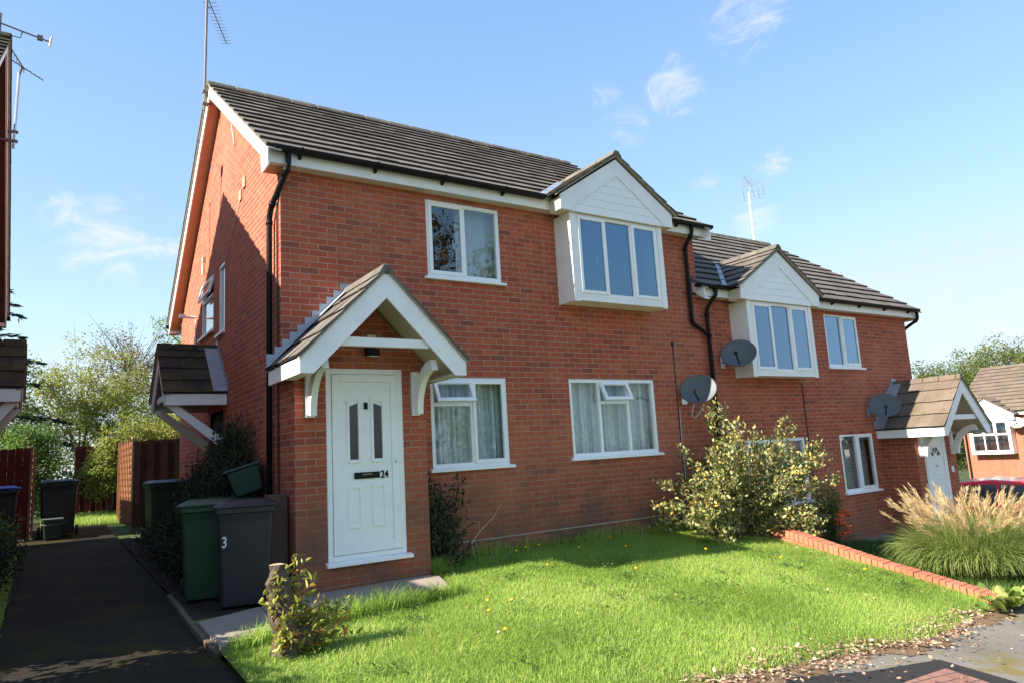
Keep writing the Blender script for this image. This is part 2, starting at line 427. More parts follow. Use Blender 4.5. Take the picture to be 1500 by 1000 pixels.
# paving slabs by the door
SLABS = [[(-.998, -1.83), (-.46, -1.70), (-.40, -.66), (-.998, -.86)], [(-.45, -1.695), (.13, -1.56), (.16, -.515), (-.39, -.655)],
         [(.14, -1.555), (.78, -1.42), (.78, -.515), (.17, -.515)], [(.79, -1.415), (1.42, -1.27), (1.58, -.64), (1.5, -.515), (.79, -.515)]]
m = MB()
for q in SLABS:
    m.prism([(x, y, max(lawn_z(x, y), P(x, y)) + .035) for x, y in q], (0, 0, -.08))
o = m.build('pavement', M['slab'], bevel=.006); o['kind'] = 'structure'
def in_slab(x, y):
    return -1.02 < x < 1.5 and y > np.interp(x, [-1, 1.42, 1.6], [-1.78, -1.17, -.7])
# path edging kerb
m = MB()
ky = lin(-1.86, .75, 4)
for a, b in zip(ky, ky[1:]):
    dx = rng.uniform(-.010, .010)
    za, zb = P(-1, a), P(-1, b)
    m.hexa([(-1.05 + dx, a, za - .15), (-1.0 + dx, a, za - .15), (-1.0 + dx, b - .012, zb - .15), (-1.05 + dx, b - .012, zb - .15),
            (-1.05 + dx, a, za + .028), (-1.0 + dx, a, za + .028), (-1.0 + dx, b - .012, zb + .028), (-1.05 + dx, b - .012, zb + .028)])
o = m.build('kerb', M['kerb'], bevel=.006); o['kind'] = 'structure'
# block paved patch with a dark band round it in the road
def road_patch(name, poly, lift, mat):
    m = MB(); m.face([(x, y, road_f(x, y) + lift) for x, y in poly])
    o = m.build(name, mat); o['kind'] = 'structure'
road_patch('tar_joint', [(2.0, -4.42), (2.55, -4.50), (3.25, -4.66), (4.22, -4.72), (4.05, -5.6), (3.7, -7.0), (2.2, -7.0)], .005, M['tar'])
road_patch('block_paving', [(3.05, -4.98), (3.95, -4.90), (3.75, -5.6), (3.4, -6.7), (2.6, -6.7)], .010, M['paver'])

def soil_strip():
    m = MB(); xs = lin(.2, 7.0, 240); a = []; b = []; rs = random.Random(77)
    for x in xs:
        w = .17 + .07 * math.sin(x * 3.1) + .05 * math.sin(x * 9.3) + .03 * math.sin(x * 31) + rs.uniform(-.035, .035)
        a.append((x, front(x) - w, road_f(x, front(x) - w) + .006)); b.append((x, front(x) + .03, P(x, front(x) + .03) + .010))
    for k in range(len(xs) - 1): m.face([a[k], a[k + 1], b[k + 1], b[k]])
    o = m.build('soil_edge', ground_mat('leafy_soil', (.13, .085, .05), (.26, .175, .105), 40, ((.12, .11, .03), .52)), fix=False); o['kind'] = 'structure'
soil_strip()
# ------------------------------------------------------------------ house builder
def strips(m, poly_top, zb, holes, mk, reveal=.09, mi=0, u0=None, u1=None):
    """wall sheet: u range, top polyline [(u,z)], bottom zb, rect holes (u0,u1,z0,z1); mk(u,z,d) -> point, d inward"""
    us = sorted(set([p[0] for p in poly_top] + [h[0] for h in holes] + [h[1] for h in holes]))
    top = lambda u: float(np.interp(u, [p[0] for p in poly_top], [p[1] for p in poly_top]))
    for a, b in zip(us, us[1:]):
        hs = sorted([(h[2], h[3]) for h in holes if h[0] <= a + 1e-6 and h[1] >= b - 1e-6])
        z = zb
        for h0, h1 in hs:
            m.face([mk(a, z, 0), mk(b, z, 0), mk(b, h0, 0), mk(a, h0, 0)], mi); z = h1
        m.face([mk(a, z, 0), mk(b, z, 0), mk(b, top(b), 0), mk(a, top(a), 0)], mi)
    for (a, b, z0, z1) in holes:
        r = reveal
        m.face([mk(a, z0, 0), mk(a, z1, 0), mk(a, z1, r), mk(a, z0, r)], mi); m.face([mk(b, z0, 0), mk(b, z1, 0), mk(b, z1, r), mk(b, z0, r)], mi)
        m.face([mk(a, z1, 0), mk(b, z1, 0), mk(b, z1, r), mk(a, z1, r)], mi); m.face([mk(a, z0, 0), mk(b, z0, 0), mk(b, z0, r), mk(a, z0, r)], mi)

def tiles(m, o, ua, va, L, S, course=.335, tw=.33, th=.038, mi=0, jit=.003, lift=.0):
    """tiled slope. o eave corner, ua unit along, va unit up-slope, L length, S slope length"""
    o = Vector(o); ua = Vector(ua); va = Vector(va); n = ua.cross(va).normalized()
    if n.z < 0: n = -n
    nc = max(1, round(S / course)); c = S / nc; nt = max(1, round(L / tw)); t = L / nt
    for i in range(nc):
        off = (i % 2) * t * .5
        k = -1 if i % 2 else 0
        for j in range(k, nt):
            u0 = max(0, j * t + off + .0008); u1 = min(L, (j + 1) * t + off - .0008)
            if u1 - u0 < .02: continue
            m.cur = rng.random()
            h0 = th + rng.uniform(-jit, jit) + lift; h1 = .004 + lift
            s0 = i * c + rng.uniform(-jit, jit); s1 = (i + 1) * c + .03 if i < nc - 1 else S
            a = o + ua * u0 + va * s0; b = o + ua * u1 + va * s0; cc = o + ua * u1 + va * s1; d = o + ua * u0 + va * s1
            tl = rng.uniform(-jit, jit) * .6
            m.hexa([a - n * .004, b - n * .004, cc - n * .008, d - n * .008, a + n * (h0 + tl), b + n * (h0 - tl), cc + n * h1, d + n * h1], mi, mi + 1)
    m.cur = .5

def mesh_win(root, name, x0, x1, z0, z1, yf, cols, tf=None, sill=True, glass='glass', style=None, axis='x', label=None, depth=.07):
    """window part under root. cols: list of dicts {w, kind: fixed/case/vent}. yf: outer face y"""
    if axis == 'x': mk = tf or (lambda p: p)
    else: mk = tf
    F = .055; Mu = .05
    m = MB(mk); y0, y1 = yf, yf + depth
    m.box(x0, x1, y0, y1, z1 - F, z1); m.box(x0, x1, y0, y1, z0, z0 + F)
    m.box(x0, x0 + F, y0, y1, z0 + F, z1 - F); m.box(x1 - F, x1, y0, y1, z0 + F, z1 - F)
    xa, xb = x0 + F, x1 - F; n = len(cols); tot = sum(c['w'] for c in cols); wid = xb - xa - Mu * (n - 1)
    cur = xa; cells = []
    for i, c in enumerate(cols):
        w = wid * c['w'] / tot; cells.append((cur, cur + w, c)); cur += w
        if i < n - 1:
            m.box(cur, cur + Mu, y0 + .002, y1 - .002, z0 + F, z1 - F); cur += Mu
    tr = []
    for a, b, c in cells:
        if c['kind'] == 'vent':
            zt = z1 - F - c.get('vh', .30); m.box(a, b, y0 + .002, y1 - .002, zt - Mu, zt)
    win = m.build('window', M['white'], root, bevel=.005)
    if label: win['label'] = label
    def pane(a, b, p0, p1, yy):
        q = MB(mk); q.face([(a, yy, p0), (b, yy, p0), (b, yy, p1), (a, yy, p1)])
        q.build('pane', M[glass], win, fix=False)
    def sash(a, b, p0, p1, yy, ang=0.):
        S = .05; th = .045; ov = .018
        a, b, p0, p1 = a - ov, b + ov, p0 - ov, p1 + ov
        def t2(p):
            x, y, z = p
            if ang:
                dz, dy = z - p1, y - yy
                y, z = yy + dy * math.cos(ang) + dz * math.sin(ang), p1 + dz * math.cos(ang) - dy * math.sin(ang)
            return mk((x, y, z))
        q = MB(t2); q.box(a, b, yy, yy + th, p1 - S, p1); q.box(a, b, yy, yy + th, p0, p0 + S)
        q.box(a, a + S, yy, yy + th, p0 + S, p1 - S); q.box(b - S, b, yy, yy + th, p0 + S, p1 - S)
        q.build('sash', M['white'], win, bevel=.005)
        q = MB(t2); q.face([(a + S, yy + .02, p0 + S), (b - S, yy + .02, p0 + S), (b - S, yy + .02, p1 - S), (a + S, yy + .02, p1 - S)])
        q.build('pane', M[glass], win, fix=False)
    for a, b, c in cells:
        if c['kind'] == 'fixed': pane(a, b, z0 + F, z1 - F, yf + .03)
        elif c['kind'] == 'case':
            sash(a, b, z0 + F, z1 - F, yf - .018)
            if c.get('handle'):
                q = MB(mk); hx = (b - .03) if c['handle'] > 0 else (a + .03); hz = (z0 + z1) / 2 - .08
                q.tube([(hx - .05, yf + .075, hz), (hx - .05, yf + .10, hz), (hx - .06, yf + .11, hz + .12)], .012, 6)
                q.build('handle', M['white'], win)
        elif c['kind'] == 'vent':
            vh = c.get('vh', .30); zt = z1 - F - vh
            pane(a, b, z0 + F, zt - Mu, yf + .03)
            sash(a, b, zt, z1 - F, yf - .03, c.get('ang', 0.))
    if sill:
        q = MB(mk); q.prism([(x0 - .05, yf - .065, z0 - .045), (x0 - .05, yf - .065, z0 - .012), (x0 - .05, yf + .0, z0 + .004), (x0 - .05, yf + .06, z0 - .001), (x0 - .05, yf + .06, z0 - .045)], (x1 - x0 + .10, 0, 0))
        q.build('sill', M['white'], win, bevel=.004)
    return win

RIDGE_Y, RIDGE_Z, EAVE_Z, EAVE_Y = 3.40, 7.12, 4.53, -.30     # underside-of-tile line
REAR_Y, REAR_Z, DEPTH = 7.45, 3.88, 7.10
W1 = 7.06
def house(root, s, ox, oy, oz, width, brick, full=True, cproj=1.19, sof='soffit', x_over_in=.0, porch_proj=.504, tilem='tile', party=True, damp_line=False, zb=-1.9):
    tf = lambda p: (ox + s * p[0], oy + p[1], oz + p[2])
    sl = (RIDGE_Z - EAVE_Z) / (RIDGE_Y - EAVE_Y)
    zb_ = zb
    U1 = (1.912, 3.068, 3.271, 4.335); L1 = (1.88, 3.047, .772, 1.938); L2 = (4.131, 5.842, .80, 1.938); BAY = (4.13, 5.87, 3.10, 4.28)
    roof_line = lambda y: EAVE_Z - .04 + sl * (y - EAVE_Y)
    rear_sl = (RIDGE_Z - REAR_Z) / (REAR_Y - RIDGE_Y)
    # --- walls
    m = MB(tf)
    holes = [U1, L1, L2, BAY] if full else [U1, L1]
    strips(m, [(0, 4.42), (width, 4.42)], zb_, holes, lambda u, z, d: (u, d, z))
    G = [(3.06, 3.52, 2.99, 4.10), (3.92, 4.97, 3.16, 4.10)] if full else []
    DOORG = (3.15, 4.0, -.6, 1.75) if full else None
    gh = G + ([DOORG] if DOORG else [])
    gt = [(0, 4.42), (.0001, roof_line(0)), (RIDGE_Y, RIDGE_Z - .04), (DEPTH, RIDGE_Z - .04 - rear_sl * (DEPTH - RIDGE_Y))]
    strips(m, gt, zb_, gh, lambda u, z, d: (d, u, z))
    m.face([(0, DEPTH, zb_), (width, DEPTH, zb_), (width, DEPTH, gt[-1][1]), (0, DEPTH, gt[-1][1])])
    m.face([(width, 0, zb_), (width, DEPTH, zb_), (width, DEPTH, gt[-1][1]), (width, RIDGE_Y, RIDGE_Z - .04), (width, 0, roof_line(0))])
    m.build('wall', brick, root, fix=False)
    # inner rooms: floor slab and partitions so rooms read dark but real
    m = MB(tf)
    m.box(.15, width - .15, .35, DEPTH - .2, 2.45, 2.62); m.box(.15, width - .15, 3.4, 3.5, -.3, 4.42); m.box(.15, width - .15, .02, DEPTH - .2, 4.43, 4.46)
    m.box(3.55, 3.65, .12, 3.4, -.3, 4.42)
    m.build('room', M['room'], root)
    # --- roof
    m = MB(tf)
    va = Vector((0, RIDGE_Y - EAVE_Y, RIDGE_Z - EAVE_Z)); S = va.length; va.normalize()
    xl, xr = -.232, width + .17
    tiles(m, (xl, EAVE_Y + .035, EAVE_Z + .035 * sl), (1, 0, 0), va, xr - xl, S - .04)
    vb = Vector((0, -(REAR_Y - RIDGE_Y), RIDGE_Z - REAR_Z)); S2 = vb.length; vb.normalize()
    tiles(m, (xl, REAR_Y, REAR_Z), (1, 0, 0), vb, xr - xl, S2)
    roof = m.build('roof', [M[tilem], M['tile_edge']], root)
    # ridge tiles
    m = MB(tf); k = 0; x = xl
    while x < xr - .05:
        x2 = min(xr, x + .45); m.cur = rng.random()
        hh = RIDGE_Z + .040
        m.hexa([(x, RIDGE_Y - .10, RIDGE_Z - .045), (x2 - .01, RIDGE_Y - .10, RIDGE_Z - .045), (x2 - .01, RIDGE_Y + .10, RIDGE_Z - .055), (x, RIDGE_Y + .10, RIDGE_Z - .055),
                (x, RIDGE_Y - .045, hh), (x2 - .01, RIDGE_Y - .045, hh), (x2 - .01, RIDGE_Y + .045, hh), (x, RIDGE_Y + .045, hh)])
        x = x2
    m.build('ridge', M[tilem], roof, bevel=.02)
    # verge mortar under tiles both ends
    def verge(x0, x1, z0, z1, ys=None):
        m = MB(tf)
        a = (x0, EAVE_Y, EAVE_Z); 
        ye = EAVE_Y if ys is None else ys; ze = EAVE_Z + sl * (ye - EAVE_Y)
        m.hexa([(x0, ye, ze + z0), (x1, ye, ze + z0), (x1, RIDGE_Y, RIDGE_Z + z0), (x0, RIDGE_Y, RIDGE_Z + z0),
                (x0, ye, ze + z1), (x1, ye, ze + z1), (x1, RIDGE_Y, RIDGE_Z + z1), (x0, RIDGE_Y, RIDGE_Z + z1)])
        m.hexa([(x0, RIDGE_Y, RIDGE_Z + z0), (x1, RIDGE_Y, RIDGE_Z + z0), (x1, REAR_Y, REAR_Z + z0), (x0, REAR_Y, REAR_Z + z0),
                (x0, RIDGE_Y, RIDGE_Z + z1), (x1, RIDGE_Y, RIDGE_Z + z1), (x1, REAR_Y, REAR_Z + z1), (x0, REAR_Y, REAR_Z + z1)])
        return m
    verge(-.215, -.06, -.034, -.010).build('verge', M['mortar'], roof)
    verge(width + .02, width + .145, -.032, -.008).build('verge', M['mortar'], roof)
    # bargeboards + verge soffit
    verge(-.187, -.165, -.24, -.034, -.1755).build('bargeboard', M['board'], root)
    verge(-.164, -.001, -.235, -.215, .13).build('soffit', M[sof], root)
    verge(width + .11, width + .13, -.22, -.034).build('bargeboard', M['board'], root)
    verge(width + .001, width + .109, -.215, -.2).build('soffit', M['board'], root)
    # fascia + eaves soffit + box end
    m = MB(tf); m.box(-.164, width + .128, -.175, -.155, 4.40, 4.60); m.build('fascia', M['board'], root)
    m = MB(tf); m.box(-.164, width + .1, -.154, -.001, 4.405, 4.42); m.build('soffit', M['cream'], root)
    m = MB(tf); m.prism([(-.1868, -.1757, 4.36), (-.1868, -.1757, 4.56), (-.1868, .14, 4.62), (-.1868, .14, 4.50), (-.1868, .10, 4.36)], (.022, 0, 0)); m.build('box_end', M['board'], root)
    m = MB(tf); m.box(-.164, -.001, -.175, .11, 4.37, 4.398); m.build('soffit', M[sof], root)
    m = MB(tf); m.box(-.16, width + .1, REAR_Y - .10, REAR_Y - .08, REAR_Z - .22, REAR_Z - .03); m.build('fascia', M['board'], root)
    # gutters
    def gutter(a, b, y, z):
        m = MB(tf); n = 8; r = .064
        pr = [(y - r + r * math.cos(math.pi * (1 + k / n)), z + r * math.sin(math.pi * (1 + k / n))) for k in range(n + 1)]
        pr2 = [(y - r + (r - .006) * math.cos(math.pi * (1 + k / n)), z + (r - .006) * math.sin(math.pi * (1 + k / n))) for k in range(n, -1, -1)]
        m.prism([(a, p, q) for p, q in pr + pr2], (b - a, 0, 0))
        m.box(a, a + .008, y - 2 * r, y, z - .05, z); m.box(b - .008, b, y - 2 * r, y, z - .05, z)
        x = a + .3
        while x < b:
            m.prism([(x, y, z + .0), (x, y - 2 * r - .012, z + .004), (x, y - 2 * r - .012, z - .02), (x, y - r, z - r - .012), (x, y - .0, z - .10)], (.035, 0, 0)); x += .95
        return m
    gz = 4.580
    if full:
        gutter(-.14, 3.72, -.178, gz).build('gutter', M['black'], root); gutter(6.16, width + .22, -.178, gz).build('gutter', M['black'], root)
    else:
        gutter(-.14, width, -.178, gz).build('gutter', M['black'], root)
    m = gutter(-.24, width, REAR_Y + .06, REAR_Z - .04); m.build('gutter', M['black'], root)
    # --- porch
    pp = porch_proj; py = -pp
    m = MB(tf)
    D = (.343, 1.263, -.125, 1.961)
    strips(m, [(0, 2.02), (.80, 2.80), (1.55, 2.05)], zb_, [D], lambda u, z, d: (u, py + d, z), reveal=.07)
    m.face([(0, py, zb_), (0, 0, zb_), (0, 0, 2.02), (0, py, 2.02)]); m.face([(1.55, py, zb_), (1.55, 0, zb_), (1.55, 0, 2.05), (1.55, py, 2.05)])
    m.build('porch_wall', brick, root, fix=False)
    m = MB(tf); m.face([(.3, py + .1, -.3), (1.3, py + .1, -.3), (1.3, py + .1, 2.0), (.3, py + .1, 2.0)]); m.build('porch_inside', M['dark'], root)
    canopy(root, lambda a, b, z: tf((.80 + a, -b, z)), pp, proj=cproj, half=.965, z_e=1.985, z_a=2.96, sgn=s, tilem='tile' if s > 0 else 'tile_rust')
    return tf

def canopy(root, f, wallb, proj, half, z_e, z_a, sgn=1, tilem='tile', boards='board', beam=True, strut=False, names='porch'):
    """gabled canopy: f(a along wall, b out from wall, z)"""
    tf = lambda p: f(p[0], p[1], p[2])
    m = MB(tf); S = math.hypot(half, z_a - z_e)
    for sd in (-1, 1):
        va = Vector((-sd * half, 0, z_a - z_e)).normalized()
        tiles(m, (sd * half, 0.0, z_e), (0, 1, 0), va, proj + .03, S, course=.31, tw=.30, th=.03, jit=.006)
    roof = m.build(names + '_roof', [M[tilem], M['tile_edge']], root)
    m = MB(tf); b = 0.
    while b < proj:
        b2 = min(proj + .03, b + .32); m.cur = rng.random()
        m.hexa([(-.10, b, z_a - .06), (-.10, b2 - .008, z_a - .06), (.10, b2 - .008, z_a - .06), (.10, b, z_a - .06),
                (-.035, b, z_a + .05), (-.035, b2 - .008, z_a + .05), (.035, b2 - .008, z_a + .05), (.035, b, z_a + .05)]); b = b2
    m.build('ridge', M[tilem], roof, bevel=.015)
    # mortar bedding under the verge
    m = MB(tf)
    for sd in (-1, 1):
        m.hexa([(sd * (half - .01), proj - .05, z_e - .028), (0, proj - .05, z_a - .028), (0, proj + .02, z_a - .028), (sd * (half - .01), proj + .02, z_e - .028),
                (sd * (half - .01), proj - .05, z_e - .004), (0, proj - .05, z_a - .004), (0, proj + .02, z_a - .004), (sd * (half - .01), proj + .02, z_e - .004)])
    m.build('verge', M['mortar'], roof)
    # lead flashing stepped up the wall on both slopes + apron strip on tiles
    m = MB(tf)
    k = (z_a - z_e) / half
    for sd in (-1, 1):
        nst = 11
        for i in range(nst):
            a0 = half * (1 - i / nst); a1 = half * (1 - (i + 1) / nst)
            zt = z_e + k * (half - a1) + .10
            m.box(min(sd * a0, sd * a1), max(sd * a0, sd * a1), .002, .007, z_e + k * (half - a0) - .02, zt)
        n = Vector((sd * k, 0, 1)).normalized()
        a, b_, c, d = [Vector((sd * half, .01, z_e)) + n * .040, Vector((0, .01, z_a)) + n * .040, Vector((0, .20, z_a)) + n * .040, Vector((sd * half, .20, z_e)) + n * .040]
        m.hexa([a - n * .006, b_ - n * .006, c - n * .006, d - n * .006, a, b_, c, d])
    m.build('flashing', M['lead'], roof)
    # barge boards
    bd = .205; k2 = k
    m = MB(tf); y0, y1 = proj - .03, proj - .005
    zc = z_e - .17
    for sd in (-1, 1):
        hb = half - .02
        top = lambda a: z_a - .03 - k2 * abs(a)
        pts = [(0, y0, top(0)), (sd * hb, y0, top(hb)), (sd * hb, y0, zc), (sd * (hb - .14), y0, zc), (0, y0, top(0) - bd * 1.42)]
        m.prism(pts, (0, y1 - y0, 0))
    m.build('bargeboard', M[boards], root)
    # side fascias
    for sd in (-1, 1):
        m = MB(tf); m.box(min(sd * (half - .045), sd * (half - .02)), max(sd * (half - .045), sd * (half - .02)), .01, proj - .031, zc, z_e - .012)
        m.build('fascia', M[boards], root)
    # sloping soffit
    m = MB(tf)
    for sd in (-1, 1):
        hb = half - .05
        m.hexa([(sd * hb, .01, z_e - .10), (0, .01, z_a - .10), (0, proj - .032, z_a - .10), (sd * hb, proj - .032, z_e - .10),
                (sd * hb, .01, z_e - .08), (0, .01, z_a - .08), (0, proj - .032, z_a - .08), (sd * hb, proj - .032, z_e - .08)])
        # level return between wall plate and fascia
        m.box(min(sd * hb, sd * (hb - .12)), max(sd * hb, sd * (hb - .12)), wallb + .005, proj - .033, zc + .004, zc + .02)
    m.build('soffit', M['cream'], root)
    if beam:
        m = MB(tf); zt = z_a - .80; m.box(-half * .52, half * .52, proj - .10, proj - .045, zt - .05, zt + .045); m.build('tie_beam', M[boards], root, bevel=.004)
        for a in (-.645, .61):
            if strut:
                m = MB(tf); m.prism([(a - .04, wallb + .01, z_e - .78), (a - .04, wallb + .01, z_e - .66), (a - .04, proj - .12, z_e - .12), (a - .04, proj - .02, z_e - .17), (a - .04, wallb + .06, z_e - .80)], (.08, 0, 0)); m.build('bracket', M[boards], root, bevel=.004); continue
            m = MB(tf); w = .095; z1 = z_e - .06; z0 = z1 - .50; b0 = wallb + .004; out = min(proj - .06, wallb + .56)
            m.box(a - w / 2, a + w / 2, b0, b0 + .045, z0 - .01, z1)          # wall post
            n = 10; outer = []; inner = []
            for i in range(n + 1):
                t = i / n; an = t * math.pi / 2
                ob = b0 + .047 + (out - b0 - .08) * (1 - math.cos(an)); oz = z0 + .02 + (z1 + .06 - z0) * math.sin(an)
                outer.append((a - w / 2 + .012, ob, oz)); 
                inner.append((a - w / 2 + .012, ob + .03 + .075 * math.cos(an * .9), oz - .02 - .10 * t))
            for i in range(n):
                q = [outer[i], outer[i + 1], inner[i + 1], inner[i]]
                m.prism(q, (w - .024, 0, 0))
            m.build('bracket', M['board'], root)

def bay(root, tf, xc, hw=.93, z0=3.02, z1=4.34, yb=-.382, tilem='tile', inner='dark'):
    # side cheeks, posts, base
    m = MB(tf)
    for sd in (-1, 1):
        x = xc + sd * hw
        m.box(min(x, x - sd * .022), max(x, x - sd * .022), yb + .022, -.001, z0, z1)
    m.box(xc - hw + .023, xc + hw - .023, yb + .03, -.002, z0 + .012, z0 + .035)
    b = m.build('bay', M['cheek'], root)
    m = MB(tf)
    for sd in (-1, 1):
        x = xc + sd * hw; m.box(min(x, x - sd * .10), max(x, x - sd * .10), yb - .002, yb + .02, z0 - .012, z1)
    m.box(xc - hw + .101, xc + hw - .101, yb + .004, yb + .018, z0 + .004, z0 + .075)
    m.build('trim', M['board'], b)
    w = mesh_win(root, 'window', xc - hw + .102, xc + hw - .102, z0 + .077, z1 - .002, yb + .008,
                 [dict(w=1, kind='case', handle=1), dict(w=1, kind='fixed'), dict(w=1, kind='case')], tf, sill=False, glass='glass_dark', label='wide three-light bay window')
    # gable front
    hb = 1.13; zl, ze, za = 4.34, 4.555, 5.29
    m = MB(tf); y0 = -.45; k = (za - ze) / hb
    for sd in (-1, 1):
        m.prism([(xc, y0, za), (xc + sd * hb, y0, ze), (xc + sd * hb, y0, zl), (xc + sd * .94, y0, zl), (xc + sd * .86, y0, zl + .085), (xc, y0, za - .27)], (0, .026, 0))
    m.build('bargeboard', M['board'], b)
    # shiplap infill: stepped boards
    m = MB(tf); n = 6; zb, zt = zl + .0, za - .22
    for i in range(n):
        a, c = zb + (zt - zb) * i / n, zb + (zt - zb) * (i + 1) / n
        def hwid(z): return max(.02, min(.94, (za - .20 - z) / k))
        m.prism([(xc - hwid(a), y0 + .016, a), (xc + hwid(a), y0 + .016, a), (xc + hwid(c), y0 + .016, c - .006), (xc - hwid(c), y0 + .016, c - .006)], (0, .02, 0))
        m.prism([(xc - hwid(c), y0 + .024, c - .006), (xc + hwid(c), y0 + .024, c - .006), (xc + hwid(c), y0 + .024, c), (xc - hwid(c), y0 + .024, c)], (0, .012, 0))
    m.build('gable_panel', M['white'], b)
    m = MB(tf); m.box(xc - hb + .001, xc + hb - .001, y0 + .027, -.176, zl + .001, zl + .02)
    for sd in (-1, 1):
        x = xc + sd * hb; m.box(min(x, x - sd * .02), max(x, x - sd * .02), y0 + .027, -.176, zl + .021, ze - .03)
    m.build('soffit', M['cream'], b)
    # roof
    m = MB(tf); hh = 1.23; zr, zz = 5.36, 5.36 - k * 1.23
    for sd in (-1, 1):
        va = Vector((-sd * hh, 0, zr - zz)).normalized()
        tiles(m, (xc + sd * hh, -.50, zz), (0, 1, 0), va, 1.75, math.hypot(hh, zr - zz), course=.30, tw=.29, th=.028, jit=.005)
    rf = m.build('bay_roof', [M[tilem], M['tile_edge']], root)
    m = MB(tf); y = -.50
    while y < 1.2:
        m.cur = rng.random()
        m.hexa([(xc - .11, y, zr - .03), (xc + .11, y, zr - .03), (xc + .11, y + .4, zr - .03), (xc - .11, y + .4, zr - .03),
                (xc - .04, y, zr + .065), (xc + .04, y, zr + .065), (xc + .04, y + .4, zr + .065), (xc - .04, y + .4, zr + .065)]); y += .41
    m.build('ridge', M[tilem], rf, bevel=.015)
    m = MB(tf)
    for sd in (-1, 1):
        m.hexa([(xc + sd * (hh - .02), -.49, zz - .03), (xc, -.49, zr - .03), (xc, -.43, zr - .03), (xc + sd * (hh - .02), -.43, zz - .03),
                (xc + sd * (hh - .02), -.49, zz - .006), (xc, -.49, zr - .006), (xc, -.43, zr - .006), (xc + sd * (hh - .02), -.43, zz - .006)])
    m.build('verge', M['mortar'], rf)
    # lead valley showing beside the bay roof
    m = MB(tf); slm = (RIDGE_Z - EAVE_Z) / (RIDGE_Y - EAVE_Y)
    for sd in (-1, 1):
        pts = []
        for t in (0., 1.):
            x = xc + sd * (hh + .02) * (1 - t); z = zz + (zr - zz) * t; y = EAVE_Y + (z - EAVE_Z) / slm
            pts.append(Vector((x, y, z + .042)))
        w = Vector((sd * .10, 0, 0)); m.face([pts[0] - w * .2, pts[0] + w, pts[1] + w, pts[1] - w * .2])
    m.build('flashing', M['lead'], rf, fix=False)

